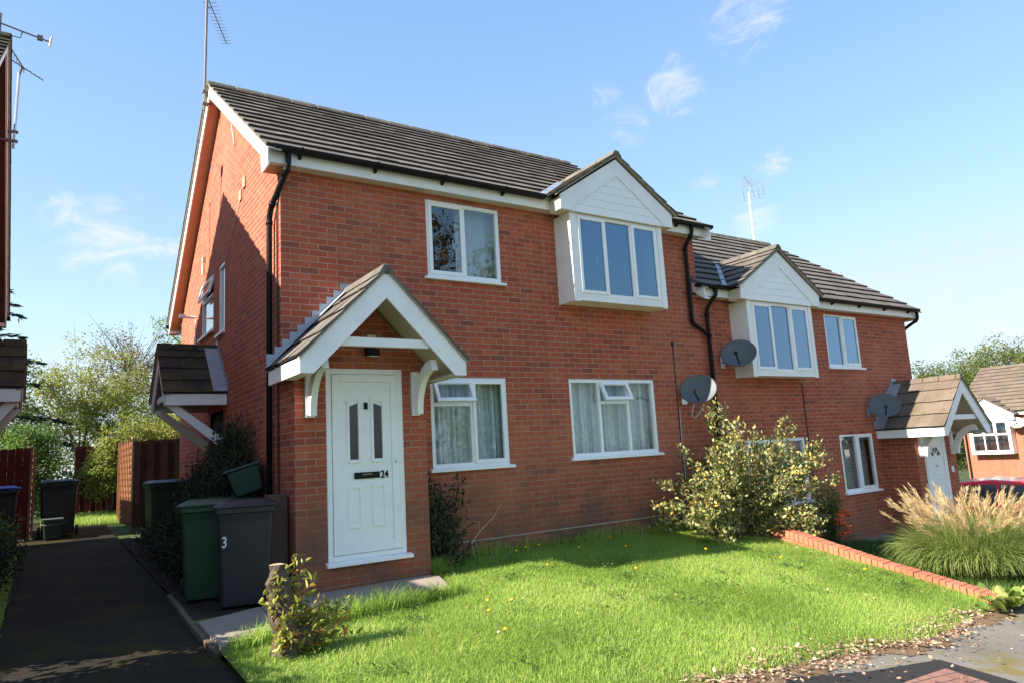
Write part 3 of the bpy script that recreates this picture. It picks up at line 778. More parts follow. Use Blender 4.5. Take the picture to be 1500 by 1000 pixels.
def panel_door(root, tf, py, style, num=None):
    x0, x1, z0, z1 = .343, 1.263, -.125, 1.961; y = -py + .012
    m = MB(tf); F = .065
    m.box(x0, x0 + F, y, y + .06, z0, z1); m.box(x1 - F, x1, y, y + .06, z0, z1); m.box(x0 + F, x1 - F, y, y + .06, z1 - F, z1); m.box(x0 + F, x1 - F, y, y + .06, z0, z0 + .055)
    d = m.build('door', M['white'], root, bevel=.006)
    a, b, c, e = x0 + F + .004, x1 - F - .004, z0 + .06, z1 - F - .004
    yl = y - .012
    m = MB(tf); S = .085
    m.box(a, a + S, yl, yl + .05, c, e); m.box(b - S, b, yl, yl + .05, c, e); m.box(a + S, b - S, yl, yl + .05, e - S, e); m.box(a + S, b - S, yl, yl + .05, c, c + .12)
    m.box(a + S, b - S, yl + .014, yl + .05, c + .12, e - S)
    m.build('leaf', M['white'], d, bevel=.005)
    cx = (a + b) / 2
    yf = yl + .014
    # raised mouldings
    m = MB(tf)
    def ring(pts, w=.024, h=.014):
        n = len(pts); C = Vector((sum(p[0] for p in pts) / n, 0, sum(p[1] for p in pts) / n))
        for i in range(n):
            p, q = pts[i], pts[(i + 1) % n]
            def ins(p):
                dx, dz = C.x - p[0], C.z - p[1]
                return (p[0] + w * (1 if dx > 0 else -1), p[1] + w * (1 if dz > 0 else -1))
            pi, qi = ins(p), ins(q)
            m.prism([(p[0], yf - h, p[1]), (q[0], yf - h, q[1]), (qi[0], yf - h, qi[1]), (pi[0], yf - h, pi[1])], (0, h + .002, 0))
    glass = []
    if style == 'twin':
        for sd in (-1, 1):
            g0, g1 = (cx - .225, cx - .06) if sd < 0 else (cx + .06, cx + .225)
            ring([(g0, .905), (g1, .905), (g1, 1.60 + (.035 if sd < 0 else 0)), (g0, 1.60 + (.035 if sd > 0 else 0))], .03, .016)
            h0, h1 = g0 + .035, g1 - .035
            glass.append([(h0, .945), (h1, .945), (h1, 1.535 + (.035 if sd < 0 else 0)), (h0, 1.535 + (.035 if sd > 0 else 0))])
            ring([(g0, .20), (g1, .20), (g1, .66), (g0, .66)], .03, .012)
        m.build('moulding', M['white'], d, bevel=.003)
        for g in glass:
            q = MB(tf); q.prism([(p[0], yf - .003, p[1]) for p in g], (0, .002, 0)); gp = q.build('glazing', M['door_glass'], d)
            gx = (g[0][0] + g[1][0]) / 2
            for zz in (1.02, 1.46):
                q = MB(tf); q.prism([(gx, yf - .0055, zz - .016), (gx + .012, yf - .0055, zz), (gx, yf - .0055, zz + .016), (gx - .012, yf - .0055, zz)], (0, .002, 0)); q.build('glazing', M['glass_red'], d)
        q = MB(tf); q.box(cx - .15, cx + .15, yf - .016, yf - .001, .73, .80); q.build('letterbox', M['black'], d, bevel=.004)
        q = MB(tf); q.tube([(cx - .055, yf - .02, .775), (cx + .055, yf - .02, .777)], .005, 6); q.build('letterbox', M['alu'], d)
        q = MB(tf); q.box(cx - .020, cx + .020, yf - .03, yf - .001, 1.50, 1.575); q.build('knocker', M['black'], d, bevel=.006)
        q = MB(tf); q.box(b - .062, b - .022, yl - .006, yl - .001, .835, .965); q.tube([(b - .042, yl - .03, .93), (b - .042, yl - .004, .93)], .008, 8); q.build('handle', M['white'], d, bevel=.003)
        q = MB(tf); q.box(b - .047, b - .037, yl - .009, yl - .0062, .885, .905); q.build('handle', M['black'], d)
    else:
        # half-moon fanlight
        n = 10; r = .22
        arc = [(cx + r * math.cos(math.pi * k / n), 1.40 + r * math.sin(math.pi * k / n)) for k in range(n + 1)]
        for k in range(n):
            p, q = arc[k], arc[k + 1]
            pi, qi = (cx + (p[0] - cx) * .86, 1.40 + (p[1] - 1.40) * .86), (cx + (q[0] - cx) * .86, 1.40 + (q[1] - 1.40) * .86)
            m.prism([(p[0], yf - .014, p[1]), (q[0], yf - .014, q[1]), (qi[0], yf - .014, qi[1]), (pi[0], yf - .014, pi[1])], (0, .016, 0))
        m.box(cx - r, cx + r, yf - .014, yf + .002, 1.37, 1.398)
        for g in ((cx - .24, cx - .03), (cx + .03, cx + .24)): ring([(g[0], .15), (g[1], .15), (g[1], .98), (g[0], .98)], .03, .012)
        m.build('moulding', M['white'], d, bevel=.003)
        for k in range(4):
            a0, a1 = math.pi * (k + .12) / 4, math.pi * (k + .88) / 4; rr = r * .80
            pts = [(cx + .05 * math.cos((a0 + a1) / 2), 1.40 + .05 * math.sin((a0 + a1) / 2))] + [(cx + rr * math.cos(a0 + (a1 - a0) * j / 4), 1.405 + rr * math.sin(a0 + (a1 - a0) * j / 4)) for j in range(5)]
            q = MB(tf); q.prism([(p[0], yf - .003, p[1]) for p in pts], (0, .002, 0)); q.build('glazing', M['door_glass'], d)
        q = MB(tf); q.box(cx - .03, cx + .03, yf - .02, yf - .001, 1.18, 1.23); q.build('knocker', M['alu'], d, bevel=.004)
        q = MB(tf); q.box(cx - .13, cx + .13, yf - .012, yf - .001, 1.02, 1.07); q.build('letterbox', M['white'], d, bevel=.003)
    # threshold sill
    q = MB(tf); q.prism([(x0 - .03, -py - .075, z0 - .05), (x0 - .03, -py - .075, z0 - .015), (x0 - .03, -py + .02, z0 + .003), (x0 - .03, -py + .06, z0 - .002), (x0 - .03, -py + .06, z0 - .05)], (x1 - x0 + .07, 0, 0))
    q.build('sill', M['white'], d, bevel=.004)
    if num:
        cu = bpy.data.curves.new('house_number', 'FONT'); cu.body = num; cu.size = .115; cu.extrude = .0025; cu.offset = .0035; cu.align_x = 'LEFT'
        t = bpy.data.objects.new('tmp_number', cu); COL.objects.link(t)
        dg = bpy.context.evaluated_depsgraph_get(); me = bpy.data.meshes.new_from_object(t.evaluated_get(dg)); bpy.data.objects.remove(t)
        me.materials.clear(); me.materials.append(M['black'])
        o = bpy.data.objects.new('house_number', me); COL.objects.link(o); o.parent = d
        o.location = tf((cx + .165, yf - .004, .727)); o.rotation_euler = (R(90), 0, 0); o.scale = (.80, 1, 1)
M['door_glass'] = simple('dark_leaded_glass', (.012, .014, .018), .12, .6, var=.5, scale=30)
M['glass_red'] = simple('red_leaded_glass', (.11, .012, .02), .2, .5)

def pipe(root, tf, pts, r=.034):
    m = MB(tf); 
    # round the bends a little
    out = [Vector(pts[0])]
    for a, b, c in zip(pts, pts[1:], pts[2:]):
        a, b, c = Vector(a), Vector(b), Vector(c); l = min(.05, (a - b).length * .4, (c - b).length * .4)
        out += [b + (a - b).normalized() * l, b + ((a - b).normalized() + (c - b).normalized()) * l * .28, b + (c - b).normalized() * l]
    out.append(Vector(pts[-1])); m.tube(out, r, 12)
    # collars
    for a, b in zip(pts, pts[1:]):
        a, b = Vector(a), Vector(b); L = (b - a).length
        if L < .25: continue
        d = (b - a).normalized(); ks = [.03, L - .06] if L < 1.9 else [.03, 1.75, L - .08]
        for k in ks: m.tube([a + d * k, a + d * (k + .05)], r + .007, 12)
    return m.build('downpipe', M['black'], root, smooth=True)

# =============================== HOUSE 24 (left, near)
h1 = thing('brick_house', 'red brick house with gabled porch, white front door 24 and white bay window', 'house')
tf1 = house(h1, 1, 0, 0, 0, W1, M['brick'], tilem='tile')
C2 = [dict(w=1, kind='case', handle=1), dict(w=1, kind='fixed')]
mesh_win(h1, 'window', 1.912, 3.068, 3.271, 4.335, .012, C2, tf1, glass='glass_mid', label='two-light upstairs window under the eaves')
mesh_win(h1, 'window', 1.88, 3.047, .772, 1.938, .012, [dict(w=1, kind='vent', vh=.27, ang=R(24)), dict(w=.88, kind='case')], tf1, label='ground floor window beside the porch, small top vent open')
mesh_win(h1, 'window', 4.131, 5.842, .80, 1.938, .012, [dict(w=1, kind='fixed'), dict(w=1.05, kind='vent', vh=.27, ang=R(24)), dict(w=1, kind='fixed')], tf1, label='three-light ground floor window, middle top vent open')
bay(h1, tf1, 4.985)
panel_door(h1, tf1, .504, 'twin', '24')
def tfg(p): return (p[1], p[0], p[2])   # windows on the gable wall: local x -> y, depth -> +x
mesh_win(h1, 'window', 3.06, 3.52, 2.99, 4.10, .012, [dict(w=1, kind='fixed')], tfg)
mesh_win(h1, 'window', 3.92, 4.97, 3.16, 4.10, .012, [dict(w=1, kind='vent', vh=.25, ang=R(13))], tfg)
for hh, tt in ((h1, tf1),):
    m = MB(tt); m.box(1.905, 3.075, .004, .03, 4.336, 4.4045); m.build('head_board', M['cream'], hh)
# side door under gable canopy
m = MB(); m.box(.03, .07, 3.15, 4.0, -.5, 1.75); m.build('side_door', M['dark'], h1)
m = MB(); m.box(.0, .06, 3.10, 3.15, -.5, 1.80); m.box(.0, .06, 4.0, 4.05, -.5, 1.80); m.box(.0, .06, 3.15, 4.0, 1.75, 1.80); m.build('door_frame', M['white'], h1)
canopy(h1, lambda a, b, z: (-b, 3.60 + a, z), .0, proj=.83, half=.80, z_e=2.02, z_a=2.80, tilem='tile_moss', names='side_canopy', strut=True)
pipe(h1, tf1, [(.03, -.237, 4.53), (.03, -.237, 4.36), (-.06, .17, 3.98), (-.06, .26, 3.86), (-.06, .30, -.2)])
pipe(h1, tf1, [(6.80, -.237, 4.53), (6.80, -.237, 4.40), (6.80, -.06, 4.22), (6.80, -.055, 2.90), (7.22, -.055, 2.68)])
# soil-pipe boxing and conduits
m = MB(); m.tube([(-.02, .07, 4.0), (-.02, .07, .2)], .012, 8); m.build('conduit', M['cable_b'], h1)
m = MB(); m.box(-.22, -.02, -.30, -.10, -.5, .62); m.build('meter_box', simple('meter_cupboard', (.085, .05, .036), .8), h1, bevel=.01)
m = MB(); m.tube([(6.33, -.012, 2.50), (6.325, -.012, 1.2), (6.33, -.012, .2)], .007, 6); m.box(6.31, 6.35, -.03, -.002, 2.49, 2.56); m.build('cable', M['cable_b'], h1)
# gable fittings
m = MB(); m.box(-.022, -.001, 1.70, 1.84, 4.80, 4.95); m.build('vent', M['soffit'], h1, bevel=.004)
m = MB(); m.box(-.022, -.001, 1.93, 2.06, 4.68, 4.83); m.build('vent', M['soffit'], h1, bevel=.004)
m = MB(); m.tube([(-.012, 3.0, 4.05), (-.012, 2.75, 4.2), (-.012, 2.4, 4.45), (-.012, 1.95, 4.72)], .006, 6); m.build('cable', M['cable_w'], h1)
m = MB(); m.tube([(-.012, 2.05, 6.0), (-.05, 2.25, 5.9), (-.02, 2.35, 5.65), (-.012, 2.6, 6.1)], .008, 6); m.build('cable', M['cable_w'], h1)
m = MB(); m.box(-.05, -.001, 4.62, 4.70, 4.47, 4.54); m.tube([(-.03, 4.7, 4.45), (-.03, 4.7, 4.25)], .02, 8); m.build('lamp_bracket', M['cream'], h1)
m = MB(); m.tube([(-.02, 5.35, 3.62), (-.25, 5.35, 3.62)], .022, 8); m.box(-.30, -.2, 5.30, 5.40, 3.60, 3.66); m.tube([(-.02, 5.4, 3.6), (-.02, 5.42, 3.1)], .012, 6); m.build('overflow_pipe', M['white'], h1)
# damp proof course line, footing
m = MB(); m.box(1.55, W1 - .005, -.008, -.001, -.172, -.158); m.build('damp_course', M['mortar'], h1)

# =============================== HOUSE 2 (right, lower)
X2 = 13.80; OZ2 = -1.037; OY2 = .04
h2 = thing('brick_house', 'lower red brick house with half-moon glazed door and bay, downhill past the berry shrub', 'house', (X2, OY2, OZ2))
tf2w = house.__call__
def rel2(p): return (-p[0], p[1], p[2])
W2 = X2 - 7.065
def house2():
    return house(h2, -1, 0, 0, 0, W2, M['brick_low'], porch_proj=.66, cproj=1.34, tilem='tile', zb=-1.4)
tf2 = house2()
mesh_win(h2, 'window', 1.91, 3.07, 3.28, 4.36, .012, [dict(w=1, kind='case'), dict(w=1, kind='fixed')], tf2, glass='glass_dark', label='two-light upstairs window near the right corner')
mesh_win(h2, 'window', 1.87, 3.03, .83, 1.955, .012, [dict(w=1, kind='case'), dict(w=1, kind='fixed')], tf2, label='ground floor window with a blind')
mesh_win(h2, 'window', 4.15, 5.86, .79, 1.938, .012, [dict(w=1, kind='fixed'), dict(w=1.05, kind='fixed'), dict(w=1, kind='case')], tf2, label='three-light ground floor window behind the shrub')
bay(h2, tf2, 4.985)
panel_door(h2, tf2, .66, 'moon')
m = MB(tf2); m.box(1.905, 3.075, .004, .03, 4.361, 4.4045); m.build('head_board', M['cream'], h2)
pipe(h2, tf2, [(-.12, -.237, 4.53), (-.12, -.237, 4.36), (-.10, .10, 4.18), (-.07, .25, 4.10), (-.07, .30, -.2)])
pipe(h2, tf2, [(6.50, -.237, 4.53), (6.50, -.237, 4.42), (6.57, -.10, 4.24), (6.575, -.06, 4.15), (6.575, -.06, .0)])
m = MB(tf2); m.tube([(4.05, -.012, 2.95), (4.05, -.012, 2.72), (4.045, -.012, 1.2), (3.98, -.012, .75)], .008, 6); m.tube([(4.045, -.012, 2.60), (3.65, -.012, 2.60)], .008, 6); m.build('cable', M['cable_b'], h2)
m = MB(tf2); m.box(1.62, W2, -.03, -.001, -.55, -.06); m.build('footing', M['footing'], h2)
m = MB(tf2); m.box(.16, .26, -.67, -.66 + .0, 1.05, 1.17); m.build('number_plate', M['white'], h2, bevel=.003)

# =============================== LEFT HOUSE (across the path)
h0 = thing('brick_house', 'dark house across the path, only roof edge and mossy side canopy showing at left', 'house', (-3.05, -.08, .0))
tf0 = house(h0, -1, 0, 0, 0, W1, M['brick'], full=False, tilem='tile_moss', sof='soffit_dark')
canopy(h0, lambda a, b, z: (b, 3.42 + a, z), .0, proj=.56, half=.82, z_e=2.06, z_a=2.74, tilem='tile_moss', names='side_canopy', strut=True)

panel_door(h0, tf0, .504, 'moon')
mesh_win(h0, 'window', 1.912, 3.068, 3.271, 4.335, .012, [dict(w=1, kind='case'), dict(w=1, kind='fixed')], tf0, glass='glass_mid')
mesh_win(h0, 'window', 1.88, 3.047, .772, 1.938, .012, [dict(w=1, kind='case'), dict(w=1, kind='fixed')], tf0)
# =============================== FAR HOUSE (faces the sun)
hf = thing('brick_house', 'distant sunlit orange brick house behind the red car', 'house', (34, 8.35, -3.62), R(-90))
def far_house():
    m = MB(); W = 9.5
    strips(m, [(0, 5.10), (W, 5.10)], -1, [(1.2, 3.2, .95, 2.05)], lambda u, z, d: (u, d, z))
    strips(m, [(0, 5.10), (3.3, 7.2), (6.6, 5.1)], -1, [], lambda u, z, d: (d, u, z))
    m.face([(W, 0, -1), (W, 6.6, -1), (W, 6.6, 5.1), (W, 3.3, 7.2), (W, 0, 5.1)]); m.face([(0, 6.6, -1), (W, 6.6, -1), (W, 6.6, 5.1), (0, 6.6, 5.1)])
    m.build('wall', M['brick_far'], hf, fix=False)
    m = MB(); va = Vector((0, 3.6, 2.3)).normalized()
    tiles(m, (-.2, -.3, 5.12), (1, 0, 0), va, W + .4, math.hypot(3.6, 2.3)); tiles(m, (-.2, 6.9, 5.12), (1, 0, 0), Vector((0, -3.6, 2.3)).normalized(), W + .4, math.hypot(3.6, 2.3))
    rf = m.build('roof', [M['tile_rust'], M['tile_edge']], hf)
    m = MB(); m.box(-.15, W, -.2, -.18, 4.95, 5.10); m.build('fascia', M['board'], hf)
    # bay
    m = MB(); xc = 1.30; hw = .85
    m.box(xc - hw, xc - hw + .07, -.42, 0, 3.25, 4.75); m.box(xc + hw - .07, xc + hw, -.42, 0, 3.25, 4.75); m.box(xc - hw + .07, xc + hw - .07, -.40, 0, 3.25, 3.35)
    m.prism([(xc - 1.1, -.48, 4.75), (xc + 1.1, -.48, 4.75), (xc + 1.1, -.48, 4.98), (xc, -.48, 5.72), (xc - 1.1, -.48, 4.98)], (0, .05, 0))
    m.build('bay', M['board'], hf)
    w = mesh_win(hf, 'window', xc - hw + .075, xc + hw - .075, 3.36, 4.74, -.40, [dict(w=1, kind='vent', vh=.55), dict(w=1, kind='vent', vh=.55), dict(w=1, kind='vent', vh=.55)], None, sill=False, glass='glass_dark')
    m = MB()
    for sd in (-1, 1):
        va = Vector((-sd * 1.2, 0, .80)).normalized()
        tiles(m, (xc + sd * 1.2, -.52, 4.98), (0, 1, 0), va, 1.9, math.hypot(1.2, .80))
    m.build('bay_roof', [M['tile_rust'], M['tile_edge']], hf)
    mesh_win(hf, 'window', 1.2, 3.2, .95, 2.05, .012, [dict(w=1, kind='vent', vh=.3), dict(w=1, kind='vent', vh=.3), dict(w=1, kind='vent', vh=.3)], None)
    m = MB(); m.tube([(.12, -.05, 5.0), (.12, -.05, -1)], .04, 8); m.build('downpipe', M['black'], hf)
    m = MB(); m.box(.15, W - .2, 1.0, 1.1, 0, 5); m.build('room', M['room'], hf)
far_house()

# ------------------------------------------------------------------ curtains and blinds (hang inside)
def curtain(label, x0, x1, z0, z1, y, mat, tf=None, amp=.028, per=.11):
    m = MB(tf); n = int((x1 - x0) / .018); pts = []
    for i in range(n + 1):
        x = x0 + (x1 - x0) * i / n; ph = 2 * math.pi * x / per
        pts.append((x, y + amp * math.sin(ph + 1.3 * math.sin(x * 5)) + .01 * math.sin(x * 23)))
    for a, b in zip(pts, pts[1:]):
        m.face([(a[0], a[1], z0), (b[0], b[1], z0), (b[0], b[1], z1), (a[0], a[1], z1)])
    o = m.build('curtain', mat, smooth=True, fix=False)
    bm = bmesh.new(); bm.from_mesh(o.data); bmesh.ops.remove_doubles(bm, verts=bm.verts, dist=.0005); bm.to_mesh(o.data); bm.free()
    return tag(o, label, 'curtain')
curtain('pale net curtain behind the ground floor window next to the porch', 1.84, 3.09, .70, 2.0, .20, M['curtain'])
curtain('pale net curtain behind the three-light window with its middle vent open', 4.08, 5.90, .74, 2.0, .20, M['curtain'])
curtain('plain pale curtain in the right half of the upstairs window over the porch', 2.47, 3.10, 3.2, 4.40, .22, M['curtain_plain'], amp=.012, per=.2)
bl = thing('venetian_blind', 'closed grey venetian blind in the lower window left of the half-moon door', 'blind', (X2 - 2.45, OY2, OZ2 + .8))
m = MB()
for i in range(34):
    z = .05 + i * .033; m.hexa([(-.56, .17, z), (.56, .17, z), (.56, .195, z + .018), (-.56, .195, z + .018), (-.56, .17, z + .002), (.56, .17, z + .002), (.56, .195, z + .02), (-.56, .195, z + .02)])
m.build('slats', M['blind'], bl, fix=False)
m = MB(); m.box(-.57, .57, .15, .20, 1.16, 1.19); m.build('head_rail', M['white'], bl)
curtain('pinkish curtain behind the window screened by the golden berry shrub', X2 - 5.9, X2 - 4.1, OZ2 + .72, OZ2 + 2.0, OY2 + .22, simple('pink_curtain', (.55, .30, .24), .9, .1, var=.1), None)

# ------------------------------------------------------------------ security light under porch
sl_ = thing('security_light', 'small black floodlight with white sensor on the brick above door 24', 'light', (.86, -.504, 2.20))
m = MB(); m.box(-.05, .05, -.09, -.0, .02, .14); m.build('sensor', M['cream'], sl_, bevel=.01)
m = MB(); m.hexa([(-.07, -.16, -.11), (.07, -.16, -.11), (.07, -.03, -.10), (-.07, -.03, -.10), (-.07, -.15, -.03), (.07, -.15, -.03), (.07, -.03, .0), (-.07, -.03, .0)]); m.build('lamp_head', M['black'], sl_, bevel=.008)
m = MB(); m.hexa([(-.055, -.158, -.118), (.055, -.158, -.118), (.055, -.05, -.107), (-.055, -.05, -.107), (-.055, -.158, -.113), (.055, -.158, -.113), (.055, -.05, -.102), (-.055, -.05, -.102)]); m.build('lens', M['white'], sl_)

# ------------------------------------------------------------------ satellite dishes
def dish(label, loc, wall_y, mat, az=R(238), el=R(20), a=.295, b=.25, group='satellite dishes on the house fronts'):
    t = thing('satellite_dish', label, 'satellite dish', (loc[0], wall_y, loc[2]), 0, group)
    nrm = Vector((math.sin(az) * math.cos(el), math.cos(az) * math.cos(el), math.sin(el)))
    side = nrm.cross(Vector((0, 0, 1))).normalized(); up = side.cross(nrm).normalized()
    c = Vector((0, loc[1] - wall_y, 0))
    m = MB(); n = 32; rings = []
    for r in (0, .25, .5, .75, .92, 1.):
        ring = []
        for k in range(n):
            th = 2 * math.pi * k / n
            q = c + side * (a * r * math.cos(th)) + up * (b * r * math.sin(th)) + nrm * (.055 * r * r - .055)
            ring.append(m.pt(q))
        rings.append(ring)
    back = [m.pt(Vector(m.v[i]) - nrm * .012) for i in rings[-1]]
    for A, B in list(zip(rings, rings[1:])) + [(rings[-1], back)]:
        for k in range(n): m.f.append([A[k], A[(k + 1) % n], B[(k + 1) % n], B[k]]); m.mi.append(0)
    m.build('reflector', mat, t, smooth=True, fix=False)
    m = MB(); bt = c - up * (b * .72); foc = c + nrm * .40 - up * .20
    m.tube([bt - nrm * .03, bt + nrm * .06, foc], .013, 8); m.build('arm', M['black'], t)
    m = MB(); ax = (c - foc).normalized(); m.tube([foc - ax * .03, foc + ax * .05, foc + ax * .055], [.028, .028, .036], 10); m.build('receiver', M['black'], t)
    m = MB(); m.tube([c - nrm * .06, c - nrm * .12, Vector((c.x, -.02, c.z - .12))], .02, 8); m.box(c.x - .06, c.x + .06, -.02, -.002, c.z - .22, c.z - .02); m.build('bracket', M['alu'], t)
    return t
d1 = dish('grey satellite dish with looped white cable, above the golden berry shrub', (6.48, -.33, 1.76), 0., M['dish'])
m = MB(); m.tube([(-.12, -.012, -.3), (-.14, -.012, -.8), (-.13, -.012, -1.4)], .008, 6); m.tube([(-.10, -.3, -.24), (-.08, -.22, -.42), (.02, -.2, -.46), (.10, -.25, -.36), (.12, -.3, -.25)], .009, 6); m.build('cable', M['cable_w'], d1)
dish('grey satellite dish overlapping the lower left corner of the far bay window', (7.56, -.33, 2.37), OY2, M['dish'])
dish('grey satellite dish beside the flashing of the right-hand porch roof', (11.86, -.33, 1.44), OY2, M['dish'])
dish('pale satellite dish on the distant orange brick house', (33.6, 5.9, .98), 6.2, M['dish_pale'], az=R(250), group=None)

# ------------------------------------------------------------------ aerials
def yagi(m, c, d, L, n, el=.16, up=Vector((0, 0, 1)), r=.006):
    c = Vector(c); d = Vector(d).normalized(); s = d.cross(up).normalized()
    m.tube([c - d * .15, c + d * L], r * 1.3, 6)
    for i in range(n):
        p = c + d * (L * i / (n - 1)); l = el * (1 - .35 * i / n)
        m.tube([p - s * l, p + s * l], r * .7, 5)
a1 = thing('tv_aerial', 'tall thin pole aerial clamped to the gable peak of house 24', 'aerial', (-.24, 3.52, 6.85))
m = MB(); m.tube([(0, 0, -.15), (0.02, -.02, 1.95)], .019, 8); m.build('mast', M['alu_dark'], a1)
m = MB(); m.box(-.03, .10, -.05, .05, -.05, -.02); m.box(-.03, .10, -.05, .05, .16, .19); m.box(.07, .10, -.03, .03, -.019, .159); m.build('clamp', M['alu_dark'], a1)
m = MB(); yagi(m, (.04, .0, 1.86), (.42, .91, -.03), 1.25, 14, .12); m.tube([(0.02, -.02, 1.68), (.12, .2, 1.84)], .01, 6); m.build('yagi', M['alu_dark'], a1)
a2 = thing('tv_aerial', 'white mast aerial with mesh reflector standing behind the lower roof', 'aerial', (13.85, 3.75, 5.9))
m = MB(); m.tube([(0, 0, -.4), (0, 0, 1.75)], .028, 8); m.build('mast', M['cable_w'], a2)
m = MB(); yagi(m, (.12, .0, 1.95), (-.86, -.45, -.02), 1.0, 9, .17)
c = Vector((.32, .10, 1.98))
for sg in (-1, 1):
    for i in range(5):
        y = -.28 + .14 * i; m.tube([c + Vector((y * -.45, y * .86, 0)), c + Vector((y * -.45 + .14, y * .86 + .07, sg * .30))], .006, 5)
    for j in range(1, 4):
        q = Vector((.14, .07, sg * .30)) * (j / 3); m.tube([c + q + Vector((.28 * .45, -.28 * .86, 0)), c + q + Vector((-.28 * .45, .28 * .86, 0))], .006, 5)
m.tube([(0, 0, 1.7), (.12, 0, 1.95)], .02, 6)
m.build('yagi', M['alu'], a2)
a3 = thing('tv_aerial', 'lower white pole aerial on the roof edge of the left house', 'aerial', (-2.78, 4.4, 5.9))
m = MB(); m.tube([(0, 0, .0), (.02, 0, 1.25)], .02, 8); m.build('mast', M['alu'], a3)
m = MB(); m.box(-.20, .05, -.03, .03, .10, .13); m.box(-.20, .05, -.03, .03, .25, .28); m.box(-.20, -.18, -.03, .03, .131, .249); m.build('clamp', M['alu_dark'], a3)
m = MB(); yagi(m, (-.26, .05, 1.55), (.68, -.15, -.45), .72, 12, .06); m.tube([(.02, 0, 1.2), (.06, 0, 1.36)], .02, 6); m.build('yagi', M['alu_dark'], a3)
a4 = thing('tv_aerial', 'upper aerial with pale round reflector at the top left roof edge', 'aerial', (-2.98, 3.5, 6.8))
m = MB(); m.tube([(0, 0, -.3), (0, 0, .75)], .02, 8); m.build('mast', M['alu_dark'], a4)
m = MB(); m.tube([(-.1, 0, .62), (.60, -.07, .44)], .012, 6); m.tube([(.0, 0, .45), (.25, -.03, .42), (.27, -.03, .52)], .009, 6); m.box(.45, .52, -.08, -.03, .44, .51)
for i in range(10): m.tube([(.04 + .03 * i, -.1, .40 - .05 * i), (.04 + .03 * i, .1, .40 - .05 * i)], .004, 5)
m.tube([(0, 0, .5), (.32, -.0, -.05)], .008, 5); m.build('boom', M['alu_dark'], a4)
m = MB(); m.lathe([(0.001, 0), (.06, .004), (.10, .02)], n=16); o = m.build('reflector', M['dish_pale'], a4, smooth=True); o.location = (.60, -.08, .44); o.rotation_euler = (R(0), R(100), 0)

# ------------------------------------------------------------------ bins
def wheelie(label, loc, rz, body, lid, h=1.0, w=.58, d=.72, num=None, group=None, lid_ang=0.):
    t = thing('wheelie_bin', label, 'bin', loc, rz, group)
    m = MB(); bw, bd = w * .40, d * .37; tw, td = w * .47, d * .46
    def ring(z, a, b, r=.04, n=4):
        pts = []
        for cx, cy, s in ((1, 1, 0), (-1, 1, 1), (-1, -1, 2), (1, -1, 3)):
            for k in range(n + 1):
                an = math.pi / 2 * (s + k / n); pts.append((cx * (a - r) + r * math.cos(an), cy * (b - r) + r * math.sin(an), z))
        return pts
    lev = [(.03, bw, bd), (h * .30, bw + (tw - bw) * .30, bd + (td - bd) * .3), (h * .80, bw + (tw - bw) * .82, bd + (td - bd) * .82), (h * .88, tw, td), (h * .885, tw + .022, td + .022), (h * .935, tw + .022, td + .022), (h * .935, tw - .02, td - .02)]
    rg = [[m.pt(p) for p in ring(z, a, b)] for z, a, b in lev]
    for A, B in zip(rg, rg[1:]):
        for k in range(len(A)): m.f.append([A[k], A[(k + 1) % len(A)], B[(k + 1) % len(A)], B[k]]); m.mi.append(0)
    m.f.append(rg[0][::-1]); m.mi.append(0); m.f.append(rg[-1]); m.mi.append(0)
    m.build('body', body, t, smooth=False, bevel=.004)
    m = MB(); hz = h * .937
    lv = [(0, tw + .035, td + .045), (.022, tw + .035, td + .045), (.03, tw + .01, td + .015), (.06, tw - .05, td - .06), (.062, tw - .08, td - .10)]
    rg = [[m.pt((x, y - .01, hz + z)) for x, y, _ in ring(0, a, b)] for z, a, b in lv]
    for A, B in zip(rg, rg[1:]):
        for k in range(len(A)): m.f.append([A[k], A[(k + 1) % len(A)], B[(k + 1) % len(A)], B[k]]); m.mi.append(0)
    m.f.append(rg[0][::-1]); m.mi.append(0); m.f.append(rg[-1]); m.mi.append(0)
    for sx in (-1, 1): m.box(sx * .16 - .03, sx * .16 + .03, td - .02, td + .10, hz - .01, hz + .035)
    ld = m.build('lid', lid, t, bevel=.006)
    m = MB(); m.tube([(-.24, td + .085, hz + .02), (.24, td + .085, hz + .02)], .016, 8)
    for sx in (-1, 1): m.box(sx * .22 - .02, sx * .22 + .02, td + .0, td + .10, hz - .03, hz + .01)
    m.build('handle', lid if lid is not body else body, t)
    for sx in (-1, 1):
        m = MB(); x = sx * (bw + .045); prof = []
        n = 16
        for xx, rr in ((x - .025, .0), (x - .025, .095), (x + .025, .095), (x + .025, .0)):
            prof.append([m.pt((xx, bd + .02 + rr * math.cos(2 * math.pi * k / n), .098 + rr * math.sin(2 * math.pi * k / n))) for k in range(n)])
        for A, B in zip(prof, prof[1:]):
            for k in range(n): m.f.append([A[k], A[(k + 1) % n], B[(k + 1) % n], B[k]]); m.mi.append(0)
        m.build('wheel', M['tyre'], t)
    return t
